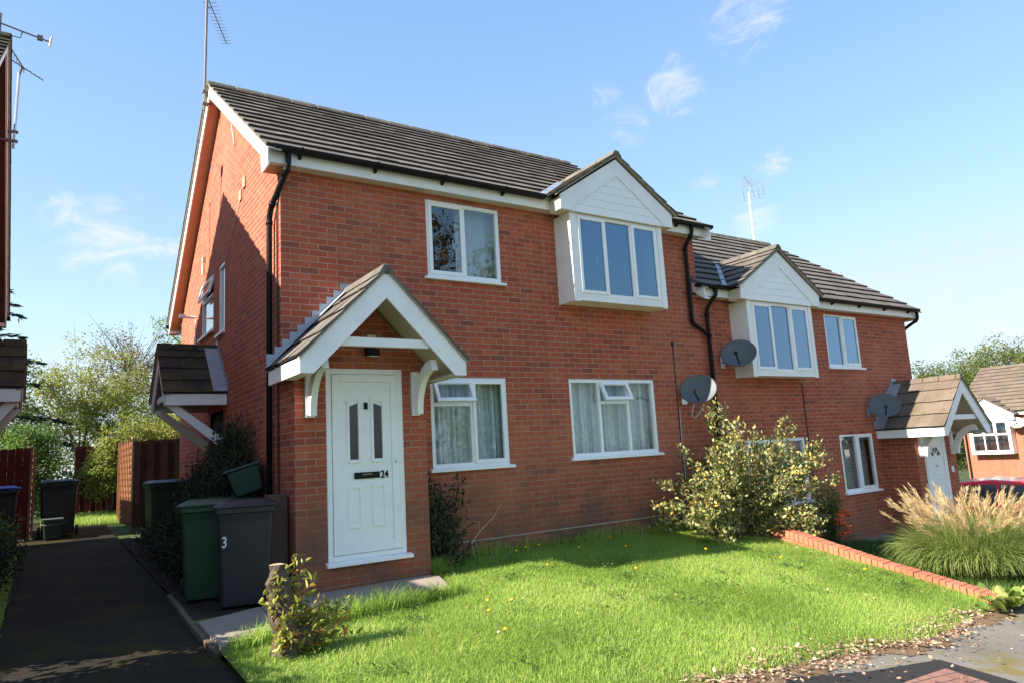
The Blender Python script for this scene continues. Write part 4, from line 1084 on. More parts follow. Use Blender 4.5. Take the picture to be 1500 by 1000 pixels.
# handles face the path (-x): local +y is the handle side
BINROT = R(90)
wheelie('green wheelie bin behind the charcoal one by the porch', (-.66, .42, P(-.66, .42)), R(-13), M['bin_green'], M['bin_green'], h=1.05, w=.60)
b2 = wheelie('charcoal wheelie bin with a white painted mark, nearest to the porch corner', (-.42, -.16, P(-.42, -.16)), R(-14), M['bin_grey'], M['bin_grey'], h=1.06, w=.58)
def flat_text(body, size, mat, parent, loc, rot, off=.002):
    cu = bpy.data.curves.new('mark', 'FONT'); cu.body = body; cu.size = size; cu.extrude = .001; cu.offset = off; cu.align_x = 'CENTER'
    t = bpy.data.objects.new('tmp_mark', cu); COL.objects.link(t)
    me = bpy.data.meshes.new_from_object(t.evaluated_get(bpy.context.evaluated_depsgraph_get())); bpy.data.objects.remove(t)
    me.materials.clear(); me.materials.append(mat)
    o = bpy.data.objects.new('painted_mark', me); COL.objects.link(o); o.parent = parent; o.location = loc; o.rotation_euler = rot; return o
flat_text('3', .15, M['sticker'], b2, (-.195, -.322, .61), (R(84), 0, 0)).scale = (.75, 1, 1)
wheelie('dark green wheelie bin against the brown fence at the rear corner', (-.36, 6.35, P(-.36, 6.35)), R(4), M['bin_mid'], M['bin_mid'], h=1.06)
wheelie('black wheelie bin on the far left side of the path before the hedge', (-1.93, 8.75, P(-1.93, 8.75)), R(180), M['bin_dark'], M['bin_dark'], h=1.08, w=.66)
wheelie('dark wheelie bin with a bright blue lid by the red fence', (-2.84, 7.3, P(-2.84, 7.3)), R(180), M['bin_dark'], M['bin_blue'], h=1.05)
bx = thing('recycling_box', 'dark green recycling box tipped up against the drainpipe behind the bins', 'box', (-.17, .74, P(-.17, .74) + 1.06), R(0))
m = MB(); w, d, hh = .19, .16, .30
m.hexa([(-w * .82, -d * .8, 0), (w * .82, -d * .8, 0), (w * .82, d * .8, 0), (-w * .82, d * .8, 0), (-w, -d, hh), (w, -d, hh), (w, d, hh), (-w, d, hh)])
ob = m.build('body', M['bin_teal'], bx, bevel=.02)
m = MB(); m.box(-w - .025, w + .025, -d - .025, d + .025, hh, hh + .035); lb = m.build('lid', M['bin_teal'], bx, bevel=.01)
bx.rotation_euler = (R(0), R(-16), R(-12))
wheelie('green wheelie bin mostly hidden behind the front pair, carrying the recycling box', (-.33, .98, P(-.33, .98)), R(-4), M['bin_mid'], M['bin_green'], h=1.03)
cd = thing('food_caddy', 'small dull green food caddy standing in front of the black bin', 'caddy', (-2.02, 8.15, P(-2.02, 8.15)))
m = MB(); m.hexa([(-.13, -.13, 0), (.13, -.13, 0), (.13, .13, 0), (-.13, .13, 0), (-.16, -.16, .34), (.16, -.16, .34), (.16, .16, .34), (-.16, .16, .34)]); m.build('body', M['bin_mid'], cd, bevel=.02)
m = MB(); m.box(-.175, .175, -.175, .175, .34, .375); m.build('lid', simple('grey_caddy_lid', (.12, .14, .13), .5), cd, bevel=.01)
m = MB(); m.tube([(-.175, 0, .33), (-.19, -.1, .28), (-.1, -.19, .26), (.1, -.19, .26), (.19, -.1, .28), (.175, 0, .33)], .008, 6); m.build('handle', M['bin_mid'], cd)

# ------------------------------------------------------------------ fences
def board_fence(name, label, a, b, z0, h, mat, lattice=None, group=None, n=None):
    a = Vector((*a, 0)); b = Vector((*b, 0)); L = (b - a).length; ang = math.atan2(b.y - a.y, b.x - a.x)
    t = thing(name, label, 'fence', (a.x, a.y, z0), ang, group)
    m = MB()
    if lattice is None:
        n = n or max(2, int(L / .115)); w = L / n
        for i in range(n):
            dz = rng.uniform(-.015, .015); dy = .012 * (i % 2)
            m.box(i * w + .001, (i + 1) * w - .001, dy, dy + .016, .03, h + dz)
        m.box(0, L, .03, .07, .35, .42); m.box(0, L, .03, .07, h - .4, h - .33)
    else:
        n = int(h / .13)
        for i in range(n): m.hexa([(0, -.006, i * .13 + .04), (L, -.006, i * .13 + .04), (L, .012, i * .13 + .175), (0, .012, i * .13 + .175), (0, .012, i * .13 + .04), (L, .012, i * .13 + .04), (L, .02, i * .13 + .175), (0, .02, i * .13 + .175)])
        k = 0.
        while k <= L: m.box(k - .02, k + .02, -.03, -.008, .04, h); k += .32
    m.build('boards', mat, t, fix=False)
    m = MB(); m.box(-.035, .035, .018, .09, -.2, h + .05); m.build('post', M['post'], t, bevel=.006)
    m = MB(); m.box(L - .035, L + .035, .018, .09, -.2, h + .03); m.build('post', M['post'], t, bevel=.006)
    return t
board_fence('board_fence', 'dark brown vertical board fence joining the rear corner of house 24', (-.66, 8.5), (.48, 8.42), -.18, 1.78, M['fence_brown'])
board_fence('panel_fence', 'sunlit overlapping panel fence running back from the brown board fence', (-.72, 10.9), (-.70, 8.62), -.15, 1.8, M['lattice'], lattice=True)
board_fence('board_fence', 'dark red board fence behind the blue-lidded bin at far left', (-5.6, 8.25), (-2.42, 8.35), -.2, 1.72, M['fence_red'])
board_fence('panel_fence', 'narrow overlapping panel fence running back from the dark red fence', (-2.36, 8.45), (-2.40, 10.4), -.2, 1.72, M['lattice'], lattice=True)
board_fence('board_fence', 'red gate-like fence panel with pale post at the end of the path', (-1.50, 13.6), (.9, 13.4), -.05, 1.75, M['fence_red'])

# ------------------------------------------------------------------ retaining wall
rw = thing('garden_wall', 'low sloping brick retaining wall with orange brick-on-edge coping at the lawn side', 'wall', (0, 0, 0))
ry = lin(-3.93, -.10, 18)
topz = lambda y: float(np.interp(y, [-3.95, -2.65, -1.3, -.1], [-1.05, -.80, -.48, -.30]))
m = MB(); m2 = MB()
for a, b in zip(ry, ry[1:]):
    m.hexa([(7.11, a, P(7.1, a) - .5), (7.30, a, P(7.1, a) - .5), (7.30, b, P(7.1, b) - .5), (7.11, b, P(7.1, b) - .5), (7.11, a, topz(a) - .112), (7.30, a, topz(a) - .112), (7.30, b, topz(b) - .112), (7.11, b, topz(b) - .112)])
y = -3.95
while y < -.12:
    y2 = y + .068; j = rng.uniform(-.006, .006); jz = rng.uniform(-.004, .004); m2.cur = rng.random()
    za, zb2 = topz(y) + jz, topz(y2) + jz
    m2.hexa([(7.095 + j, y, za - .108), (7.315 + j, y, za - .108), (7.315 + j, y2, zb2 - .108), (7.095 + j, y2, zb2 - .108), (7.095 + j, y, za), (7.315 + j, y, za), (7.315 + j, y2, zb2), (7.095 + j, y2, zb2)])
    y += .077
m.build('wall', M['brick_low'], rw)
cop = simple('coping_clay', (.46, .155, .085), .85, .25, var=.22, scale=4, bump=.4)
m2.build('coping', cop, rw, bevel=.004)

# ------------------------------------------------------------------ vegetation generators
def quads_from(P0, axis, side, L, Wd, tint, fold=0.):
    """diamond leaves: base, side, tip, side"""
    n = len(P0)
    V = np.empty((n, 4, 3)); L = L[:, None]; Wd = Wd[:, None]
    V[:, 0] = P0; V[:, 1] = P0 + axis * L * .5 + side * Wd * .5; V[:, 2] = P0 + axis * L; V[:, 3] = P0 + axis * L * .5 - side * Wd * .5
    F = np.arange(n * 4).reshape(n, 4)
    return V.reshape(-1, 3), F, np.repeat(tint, 4)
def leaves_from(P0, axis, side, L, Wd, tint, fold=.22):
    """pointed leaves folded along the midrib: two quads each"""
    n = len(P0); L = L[:, None]; Wd = Wd[:, None]; nn = np.cross(axis, side); V = np.empty((n, 6, 3))
    lift = nn * Wd * fold; curl = nn * L * -.10
    V[:, 0] = P0; V[:, 1] = P0 + axis * L * .30 + side * Wd * .46 + lift; V[:, 2] = P0 + axis * L * .68 + side * Wd * .38 + lift + curl * .5
    V[:, 3] = P0 + axis * L + curl; V[:, 4] = P0 + axis * L * .68 - side * Wd * .38 + lift + curl * .5; V[:, 5] = P0 + axis * L * .30 - side * Wd * .46 + lift
    i = np.arange(n)[:, None] * 6; F = np.concatenate([i + np.array([0, 1, 2, 3]), i + np.array([0, 3, 4, 5])])
    return V.reshape(-1, 3), F, np.repeat(tint, 6)
def unit(a): return a / np.maximum(np.linalg.norm(a, axis=1, keepdims=True), 1e-9)
def leaf_cloud(C, r, per, L, asp, tint_base, rg, up=.25, tint_sd=.22):
    """C cluster centres (k,3), r radius array/scalar"""
    k = len(C); n = k * per
    cen = np.repeat(C, per, axis=0); rr = np.repeat(np.broadcast_to(r, (k,)), per)[:, None]
    d = unit(rg.normal(size=(n, 3))) * rg.random((n, 1)) ** .5
    p = cen + d * rr * np.array([1, 1, .8])
    ax = unit(rg.normal(size=(n, 3)) + d * .8 + np.array([0, 0, up])); s = unit(np.cross(ax, rg.normal(size=(n, 3))))
    LL = L * rg.uniform(.65, 1.3, n); tb = np.repeat(np.broadcast_to(tint_base, (k,)), per)
    t = np.clip(tb + rg.normal(size=n) * tint_sd, 0, 1)
    return quads_from(p, ax, s, LL, LL * asp, t)
def crown_points(rg, c, rad, k, lumps=5, hollow=.55):
    """uneven crown: points in several overlapping lobes"""
    c = np.array(c, float); rad = np.array(rad, float); out = []
    lob = unit(rg.normal(size=(lumps, 3))) * rg.uniform(.3, .62, (lumps, 1)); lr = rg.uniform(.38, .62, lumps)
    while len(out) < k:
        i = rg.integers(lumps); d = unit(rg.normal(size=(1, 3)))[0] * (hollow + (1 - hollow) * rg.random()) 
        out.append(lob[i] + d * lr[i])
    return c + np.array(out) * rad
def make_tree(name, label, base, trunk_h, crown_c, crown_r, k, per, L, asp, mat, cat='tree', seed=1, bark='bark', r0=.12, lumps=6, cr=.35, group=None, limbs=9, tint=.5, twigs=0):
    rg = np.random.default_rng(seed); rn = random.Random(seed)
    t = thing(name, label, cat, base, 0, group); b = np.array(base)
    C = crown_points(rg, np.array(crown_c) - b, crown_r, k, lumps)
    m = MB(); top = Vector((rn.uniform(-.1, .1), rn.uniform(-.1, .1), trunk_h)); cc = Vector(np.array(crown_c) - b)
    hi = cc + Vector((0, 0, crown_r[2] * .4))
    m.tube([(0, 0, -.2), top * .5 + Vector((.03, 0, 0)), top, (top + hi) / 2 + Vector((rn.uniform(-.2, .2), rn.uniform(-.2, .2), 0)), hi], [r0 * 1.2, r0 * .95, r0 * .8, r0 * .5, r0 * .2], 8)
    for i in range(limbs):
        e = Vector(C[rn.randrange(len(C))]); s = top.lerp(hi, rn.uniform(0, .7)); mid = s.lerp(e, .5) + Vector((rn.uniform(-.2, .2), rn.uniform(-.2, .2), rn.uniform(.0, .3))) * crown_r[2] * .3
        m.tube([s, mid, e], [r0 * .38, r0 * .22, r0 * .07], 5)
    for i in range(twigs):
        e = Vector(C[rn.randrange(len(C))]); e2 = e + (e - cc).normalized() * rn.uniform(.2, .9) + Vector((rn.uniform(-.2, .2), rn.uniform(-.2, .2), rn.uniform(-.1, .4)))
        s = cc.lerp(e, .4); m.tube([s, (s + e2) / 2 + Vector((0, 0, .08)), e2], [r0 * .14, r0 * .09, r0 * .03], 4)
    m.build('trunk', M[bark], t, smooth=True)
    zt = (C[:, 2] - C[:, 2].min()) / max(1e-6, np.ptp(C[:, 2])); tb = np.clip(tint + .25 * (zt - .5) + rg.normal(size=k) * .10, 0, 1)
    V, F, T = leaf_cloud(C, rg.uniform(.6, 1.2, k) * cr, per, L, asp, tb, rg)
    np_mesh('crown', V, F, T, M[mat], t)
    return t
def make_shrub(name, label, base, tips, per_len, L, asp, mat, seed=1, r0=.012, cat='shrub', stem='twig', tint=.5, spread=.03, start=.25, group=None, droop=0.1):
    """branches from base to tips, leaves along them"""
    rg = np.random.default_rng(seed); rn = random.Random(seed)
    t = thing(name, label, cat, base, 0, group); m = MB(); Ps = []; Ax = []
    for e in tips:
        e = Vector(e) - Vector(base); st = Vector((rn.uniform(-.12, .12), rn.uniform(-.08, .08), -.03))
        mid = st.lerp(e, .5) + Vector((rn.uniform(-.1, .1), rn.uniform(-.1, .1), rn.uniform(.05, .25))) * e.length * .5
        pts = [st.lerp(mid, u).lerp(mid.lerp(e, u), u) for u in [i / 7 for i in range(8)]]
        m.tube(pts, [r0 * (1 - .8 * i / 7) for i in range(8)], 5)
        n = int(per_len * e.length)
        for _ in range(n):
            u = start + (1 - start) * rn.random() ** .8; i = min(6, int(u * 7)); f = u * 7 - i
            p = pts[i].lerp(pts[i + 1], f); d = (pts[i + 1] - pts[i]).normalized()
            Ps.append(p + Vector((rn.gauss(0, 1), rn.gauss(0, 1), rn.gauss(0, 1))) * spread); Ax.append(d)
    m.build('stems', M[stem], t, smooth=True)
    Ps = np.array(Ps); Ax = np.array(Ax); n = len(Ps)
    ax = unit(Ax * .7 + rg.normal(size=(n, 3)) * .8 + np.array([0, 0, .15])); s = unit(np.cross(ax, rg.normal(size=(n, 3))))
    LL = L * rg.uniform(.6, 1.25, n); T = np.clip(tint + rg.normal(size=n) * .36, 0, 1)
    V, F, TT = leaves_from(Ps, ax, s, LL, LL * asp, T)
    np_mesh('leaves', V, F, TT, M[mat], t)
    return t

# golden variegated shrub in front of the drainpipe
rn = random.Random(3); tips = []
for i in range(78):
    u = rn.random() ** 1.85; x = 5.55 + 2.75 * u
    top = float(np.interp(x, [5.5, 6.0, 6.6, 7.2, 7.9, 8.5], [.0, .80, 1.32, 1.00, .72, .45]))
    z = -.45 + (top + .45) * rn.random() ** .55; y = -.35 - .85 * rn.random() - .25 * (u > .5)
    tips.append((x, y, z))
tips += [(7.0 + .75 * rn.random(), -.95 - .6 * rn.random(), -.55 + .5 * rn.random()) for _ in range(22)]
tips += [(8.75, -.85, .80), (8.65, -.9, .72), (8.45, -.8, .60), (8.6, -.9, -.18), (6.55, -.55, 1.50), (6.7, -.6, 1.45), (6.4, -.5, 1.40), (5.30, -.35, .05), (5.4, -.4, .35), (5.25, -.4, -.2), (8.3, -1.1, -.35), (5.75, -.5, .85), (8.0, -.9, 1.1), (7.75, -.9, 1.2)]
make_shrub('golden_shrub', 'large golden variegated shrub with orange tints at the end of the lawn by the drainpipe', (6.85, -.62, -.50), tips, 95, .066, .58, 'leaf_var', seed=5, r0=.014, spread=.05, tint=.36, start=.25)
# pyracantha with orange berries
rn = random.Random(9); tips = [(9.68 + rn.uniform(-.36, .34), -.18 - .30 * rn.random(), -1.0 + 1.10 * rn.random()) for _ in range(42)]
py_ = make_shrub('berry_shrub', 'small dark shrub with clusters of orange berries on the lower house wall', (9.65, -.22, -1.1), tips, 90, .05, .45, 'leaf_grn', seed=4, tint=.2, spread=.05)
for cx, cz in ((-.10, .62), (.02, .66), (-.15, .50), (.0, .42), (.06, .33), (-.04, .30), (-.20, .52), (.12, .60)):
    m = MB(); pts = []
    for _ in range(26):
        pts.append((cx + rn.gauss(0, .045), -.34 + rn.gauss(0, .035), cz + rn.gauss(0, .022)))
    m.tube(pts, [.004] * len(pts), 3)
    for p in pts:
        r = rn.uniform(.011, .016); m.lathe([(.0005, -r), (r * .8, -r * .5), (r, 0), (r * .8, r * .5), (.0005, r)], p, 6)
    m.build('berry_cluster', M['berry'], py_, fix=False)
# shrub right of the porch
rn = random.Random(12); tips = [(1.80 + rn.uniform(-.2, .36), -.15 - .25 * rn.random(), -.35 + 1.05 * rn.random() ** .9) for _ in range(40)]
make_shrub('dark_shrub', 'dark leafy shrub tucked in the corner right of the porch', (1.82, -.2, -.42), tips, 60, .06, .5, 'leaf_dark', seed=6, tint=.5, spread=.05)
dv = thing('dry_stem', 'bare pale dead stem leaning against the damp bricks under the window', 'twig', (2.35, -.12, -.35))
m = MB(); m.tube([(0, 0, 0), (-.02, .02, .18), (.12, .05, .30), (.36, .08, .46), (.50, .10, .62)], [.010, .009, .008, .006, .004], 5); m.tube([(.12, .05, .30), (.11, .04, .42)], .005, 5); m.build('stem', M['cut'], dv)
# feathery dark shrub on the gable side
rn = random.Random(21); tips = []
for i in range(420):
    y = .75 + 2.6 * rn.random(); x = -.05 - .85 * rn.random() ** 1.1; zt = float(np.interp(y, [.8, 1.6, 2.6, 3.3], [1.25, 1.85, 1.35, .6]))
    tips.append((x, y, -.35 + (zt + .35) * rn.random() ** .6 * (1 - .55 * (-x / .8) ** 1.5)))
make_shrub('feathery_shrub', 'dark feathery shrub growing against the gable wall behind the bins', (-.35, 1.9, -.42), tips, 120, .07, .24, 'leaf_dark', seed=8, tint=.55, spread=.06, start=.05)
rn = random.Random(22); tips = [(-.58 + rn.uniform(-.42, .35), 2.6 + rn.uniform(-1.9, 2.4), -.3 + .45 * rn.random()) for _ in range(130)]
make_shrub('ground_shrub', 'low dark ground-hugging shrub along the path edge below the gable', (-.5, 2.6, -.40), tips, 60, .05, .4, 'leaf_dark', seed=9, tint=.5, spread=.06, start=.1)
rn = random.Random(23); tips = [(-2.75 + rn.uniform(-.35, .35), 2.6 + rn.uniform(-1.4, 2.2), -.35 + .55 * rn.random()) for _ in range(70)]
make_shrub('low_shrub', 'low dark shrub bordering the left side of the path', (-2.85, 2.8, -.4), tips, 50, .055, .5, 'leaf_dark', seed=10, tint=.6, spread=.07, start=.1)
rn = random.Random(24); tips = [(-2.85 + rn.uniform(-.3, .35), 6.3 + rn.uniform(-.6, .5), -.2 + .7 * rn.random()) for _ in range(30)]
make_shrub('low_shrub', 'loose shrub with pale leaf tips under the blue-lidded bin', (-2.9, 6.3, -.3), tips, 45, .06, .5, 'leaf_grn', seed=13, tint=.4, spread=.06, start=.1)

rn = random.Random(25); tips = [(-3.2 + rn.uniform(-.30, .25), rn.uniform(-5.6, -1.42), P(-3.15, -3) + 1.60 * rn.random() ** .35) for _ in range(330)]  # added hedge out of view, tall and dense to shade the path
make_shrub('garden_hedge', 'clipped green hedge on the left of the path in front of the dark house', (-3.15, -3.6, P(-3.15, -3.6)), tips, 90, .085, .6, 'leaf_grn', seed=14, tint=.4, spread=.09, start=.15, cat='hedge')
rn = random.Random(26); tips = [(-3.02 + rn.uniform(-.25, .18), rn.uniform(-1.20, .0), P(-3.1, -.6) + 1.25 * rn.random() ** .4) for _ in range(120)]  # added shrub, shaped to keep the sun off the path
make_shrub('porch_shrub', 'rounded green shrub beside the porch of the dark house on the left', (-3.05, -.6, P(-3.05, -.6)), tips, 80, .08, .55, 'leaf_grn', seed=15, tint=.4, spread=.08, start=.1)
# cut stump with fresh shoots
st = thing('tree_stump', 'knobbly cut tree stump sprouting bronze green shoots on the lawn', 'stump', (-.60, -2.30, lawn_z(-.60, -2.30)))
m = MB()
def wobble_tube(m, pts, rs, n=12, seed=0):
    rr = random.Random(seed); path = [Vector(p) for p in pts]; rings = []
    for p, r in zip(path, rs):
        ph = rr.uniform(0, 6)
        rings.append([m.pt(p + Vector((math.cos(2 * math.pi * k / n), math.sin(2 * math.pi * k / n), 0)) * r * (1 + .13 * math.sin(3 * 2 * math.pi * k / n + ph) + .06 * math.sin(5 * k + ph))) for k in range(n)])
    for A, B in zip(rings, rings[1:]):
        for k in range(n): m.f.append([A[k], A[(k + 1) % n], B[(k + 1) % n], B[k]]); m.mi.append(0)
    m.f.append(rings[-1]); m.mi.append(1)
wobble_tube(m, [(0, 0, -.08), (.0, 0, .05), (.02, .0, .13), (-.02, 0, .22), (-.05, .0, .32), (-.05, 0, .40), (-.075, 0, .46), (-.08, 0, .53), (-.085, 0, .575)], [.15, .13, .115, .13, .10, .085, .095, .062, .060], 14, 2)
wobble_tube(m, [(.03, -.02, .02), (.12, -.05, .10), (.16, -.06, .17), (.17, -.06, .19)], [.11, .11, .08, .04], 12, 5)
so_ = m.build('stump', [M['bark'], M['cut']], st, smooth=False); so_.scale = (.92, .92, 1.2)
rn = random.Random(31); shoots = []
for _ in range(20):
    shoots.append((-.60 - .06 + rn.uniform(-.16, .24), -2.30 + rn.uniform(-.14, .12), lawn_z(-.60, -2.30) + .38 + .28 * rn.random()))
for _ in range(62):
    shoots.append((-.60 + rn.uniform(-.12, .52), -2.30 + rn.uniform(-.2, .1), lawn_z(-.60, -2.30) + .08 + .27 * rn.random()))
shoots += [(-.52, -2.28, .22), (-.46, -2.3, .16)]
def make_shoots(parent, base, tips, seed):
    rg = np.random.default_rng(seed); rn = random.Random(seed); m = MB(); Ps = []; Ax = []; b = Vector(base)
    for e in tips:
        e = Vector(e) - b; s = Vector((e.x * .4 - .03, e.y * .4, max(0.02, min(.42, e.z * .55)))); pts = [s.lerp(e, i / 5) + Vector((0, 0, .02 * math.sin(i))) for i in range(6)]
        m.tube(pts, [.0045 * (1 - .12 * i) for i in range(6)], 4)
        for j in range(11):
            u = .2 + .8 * j / 10; Ps.append(s.lerp(e, u)); Ax.append((e - s).normalized())
    m.build('shoots', M['twig'], parent)
    Ps = np.array(Ps); n = len(Ps); ax = unit(np.array(Ax) * .5 + rg.normal(size=(n, 3)) * .75); s = unit(np.cross(ax, rg.normal(size=(n, 3)))); LL = .082 * rg.uniform(.6, 1.2, n)
    V, F, T = leaves_from(Ps, ax, s, LL, LL * .36, np.clip(.55 + rg.normal(size=n) * .3, 0, 1)); np_mesh('leaves', V, F, T, M['leaf_red'], parent)
make_shoots(st, (-.60, -2.30, lawn_z(-.60, -2.30)), shoots, 33)

# pampas-like ornamental grass
def reed_clump(label, base, nb, npl, hgt, rad, seed):
    rg = np.random.default_rng(seed); t = thing('ornamental_grass', label, 'grass clump', base)
    def blades(n, L0, L1, w, lean, mat, name, seg=6, tint=.5, droop=1.):
        az = rg.uniform(0, 2 * np.pi, n); ln = rg.uniform(.1, 1, n) ** .8 * lean; L = rg.uniform(L0, L1, n)
        r0 = rg.random(n) ** .5 * rad; a0 = rg.uniform(0, 2 * np.pi, n)
        b = np.stack([r0 * np.cos(a0), r0 * np.sin(a0) * .8, np.zeros(n)], 1); out = np.stack([np.cos(az), np.sin(az), np.zeros(n)], 1)
        # lean outwards from the clump middle
        out = unit(out * .5 + b / rad * 1.1); side = np.stack([-out[:, 1], out[:, 0], np.zeros(n)], 1)
        side = unit(side + rg.normal(size=(n, 3)) * .25)
        V = np.empty((n, seg + 1, 2, 3))
        pos = b.copy(); ang = ln * .45
        for i in range(seg + 1):
            u = i / seg; ww = w * (1 - .92 * u ** 2) * .5
            V[:, i, 0] = pos - side * ww; V[:, i, 1] = pos + side * ww
            dl = (L / seg)[:, None]
            pos = pos + (out * np.sin(ang)[:, None] + np.array([0, 0, 1.]) * np.cos(ang)[:, None]) * dl
            ang = ang + ln * droop * (0.10 + .42 * u)
        idx = np.arange(n * (seg + 1) * 2).reshape(n, seg + 1, 2); F = []
        for i in range(seg): F.append(np.stack([idx[:, i, 0], idx[:, i, 1], idx[:, i + 1, 1], idx[:, i + 1, 0]], 1))
        F = np.concatenate(F); T = np.clip(tint + rg.normal(size=n) * .22, 0, 1)
        tt = np.repeat(T, (seg + 1) * 2)
        np_mesh(name, V.reshape(-1, 3), F, tt, M[mat], t); return pos, out, ang
    blades(nb, hgt * .60, hgt * 1.25, .014, 1.15, 'reed', 'blades', tint=.48, droop=1.5)
    tip, out, ang = blades(npl, hgt * .85, hgt * 1.30, .006, .72, 'reed', 'stalks', tint=.75, droop=.5)
    # plumes: bundles of fine strands
    k = 46; n = npl * k; c = np.repeat(tip, k, 0); o = np.repeat(out, k, 0); s = rg.random((n, 1))
    axis = unit(np.repeat(out * np.sin(ang)[:, None] * .9 + np.array([0, 0, 1.]) * np.cos(ang)[:, None], k, 0))
    p = c + axis * (s - .8) * .26 + rg.normal(size=(n, 3)) * .008
    ax = unit(axis + rg.normal(size=(n, 3)) * .22 + o * .15); sd = unit(np.cross(ax, rg.normal(size=(n, 3))))
    LL = rg.uniform(.06, .13, n); V, F, T = quads_from(p, ax, sd, LL, np.full(n, .0075), np.clip(np.repeat(rg.uniform(.25, .85, npl), k) + rg.normal(size=n) * .12, 0, 1))
    np_mesh('plumes', V, F, T, M['plume'], t)
    return t
reed_clump('big ornamental grass clump with feathery buff plumes beyond the sloping garden wall', (9.15, -2.85, P(9.15, -2.85)), 9000, 165, .82, .70, 41)
# broad leaved plant at the wall end
bg = thing('broad_leaf_plant', 'broad pale green leaves of a low plant at the end of the garden wall', 'plant', (6.95, -4.08, P(6.95, -4.08)))
rn = random.Random(51); V = []; F = []; T = []
for i in range(34):
    a = rn.uniform(0, 6.28); r = rn.uniform(.08, .50); cx, cy = r * 1.35 * math.cos(a) + .25, r * .55 * math.sin(a) + .05; z = rn.uniform(.05, .17); L = rn.uniform(.07, .125)
    d = Vector((math.cos(a), math.sin(a), rn.uniform(-.1, .55))).normalized(); s = d.cross(Vector((rn.uniform(-.3, .3), rn.uniform(-.3, .3), 1))).normalized(); nn = s.cross(d)
    b0 = len(V); n = 10; c = Vector((cx, cy, z)); tint = rn.random()
    V.append(tuple(c - nn * .015)); T.append(tint)
    for k in range(n):
        th = 2 * math.pi * k / n; q = c + d * (L * math.cos(th)) + s * (L * .72 * math.sin(th)) + nn * (.03 * math.cos(2 * th) + rn.uniform(-.012, .012)); V.append(tuple(q)); T.append(min(1, tint + .15))
    for k in range(n): F.append([b0, b0 + 1 + k, b0 + 1 + (k + 1) % n])
np_mesh('leaves', np.array(V), np.array(F), np.array(T), M['leaf_berg'], bg)
m = MB()
for i in range(12):
    a = rn.uniform(0, 6.28); m.tube([(.25, .05, 0), (.25 + .2 * math.cos(a), .05 + .15 * math.sin(a), .08), (.25 + .4 * math.cos(a), .05 + .25 * math.sin(a), .14)], [.012, .01, .007], 5)
m.build('stalks', M['leaf_berg'], bg)

# ------------------------------------------------------------------ lawn
def grass(name, n, sampler, zf, h0, h1, mat, seed, w=.0055, kind='stuff', tint=.5):
    rg = np.random.default_rng(seed); pts = sampler(rg, n); n = len(pts)
    z = np.array([zf(x, y) for x, y in pts]); b = np.column_stack([pts, z - .01])
    cl = np.sin(pts[:, 0] * 3.1 + 1.7 * np.sin(pts[:, 1] * 2.3)) * .5 + np.sin(pts[:, 0] * 7.7 - pts[:, 1] * 6.1) * .3 + np.sin(pts[:, 0] * 17 + pts[:, 1] * 13) * .25
    h = (h0 + (h1 - h0) * rg.random(n) ** 1.6) * (1 + .28 * cl); az = rg.uniform(0, 2 * np.pi, n) ; az = az * .75 + 1.2 * np.sin(pts[:, 0] * 2.2) + .8 * np.sin(pts[:, 1] * 3.7)
    lean = rg.uniform(.15, 1.0, n) * h; d = np.stack([np.cos(az), np.sin(az), np.zeros(n)], 1)
    s = np.stack([-np.sin(az), np.cos(az), np.zeros(n)], 1); s = unit(s + rg.normal(size=(n, 3)) * .35) * (w * rg.uniform(.6, 1.3, n))[:, None] * .5
    up = np.array([0, 0, 1.]); mid = b + up * (h * .62)[:, None] + d * (lean * .35)[:, None]; tip = b + up * h[:, None] * .95 + d * lean[:, None]
    V = np.empty((n, 6, 3)); V[:, 0] = b - s; V[:, 1] = b + s; V[:, 2] = mid - s * .85; V[:, 3] = mid + s * .85; V[:, 4] = tip - s * .15; V[:, 5] = tip + s * .15
    i = np.arange(n)[:, None] * 6; F = np.concatenate([i + np.array([0, 1, 3, 2]), i + np.array([2, 3, 5, 4])]); 
    big = np.sin(pts[:, 0] * 1.3 + 2 * np.sin(pts[:, 1] * .9)) * np.sin(pts[:, 1] * 1.9 + 1.1 * pts[:, 0])
    T = np.clip(tint + .06 * cl + -.16 * big + rg.normal(size=n) * .17 + (rg.random(n) > .965) * .5, 0, 1)
    o = np_mesh(name, V.reshape(-1, 3), F, np.repeat(T, 6), M[mat]); o['kind'] = kind
    return o
def lawn_pts(rg, n):
    x = rg.uniform(-.98, 7.1, n); yf = np.interp(x, [-1.2, .5, 2.6, 4.8, 5.85, 6.9, 7.2], [-4.45, -4.38, -4.32, -4.28, -4.1, -3.95, -3.9]) - .05
    y = yf + (0 - yf) * rg.random(n)
    edge = np.interp(x, [-1, 1.42, 1.6, 1.62], [-1.92, -1.34, -.80, -.05]) + .05 * np.sin(x * 9)
    ok = (y < edge) & ((x > 1.62) | (y < -.52) | True)
    # ragged bare edge by the leaf litter
    ok &= rg.random(n) < np.clip((y - yf) / .30 + .12, 0, 1)
    return np.column_stack([x, y])[ok]
g = grass('lawn', 440000, lawn_pts, lawn_z, .016, .066, 'grass', 61, w=.0042)
tag(g, 'sunlit long green grass of the front lawn', 'lawn')
def edge_pts(rg, n):
    k = n // 3
    a = np.column_stack([rg.uniform(1.6, 7.0, k), rg.uniform(-.16, -.0, k)]); b = np.column_stack([1.58 + np.abs(rg.normal(size=k)) * .08, rg.uniform(-.55, 0, k)])
    x = rg.uniform(-.95, 1.5, k); c = np.column_stack([x, np.interp(x, [-1, 1.42, 1.6], [-1.93, -1.36, -.85]) + rg.normal(size=k) * .04])
    return np.concatenate([a, b, c])
g = grass('tall_grass', 7000, edge_pts, lawn_z, .10, .24, 'grass', 62, w=.007); tag(g, 'longer tufts of grass along the house wall and paving edge', 'grass')
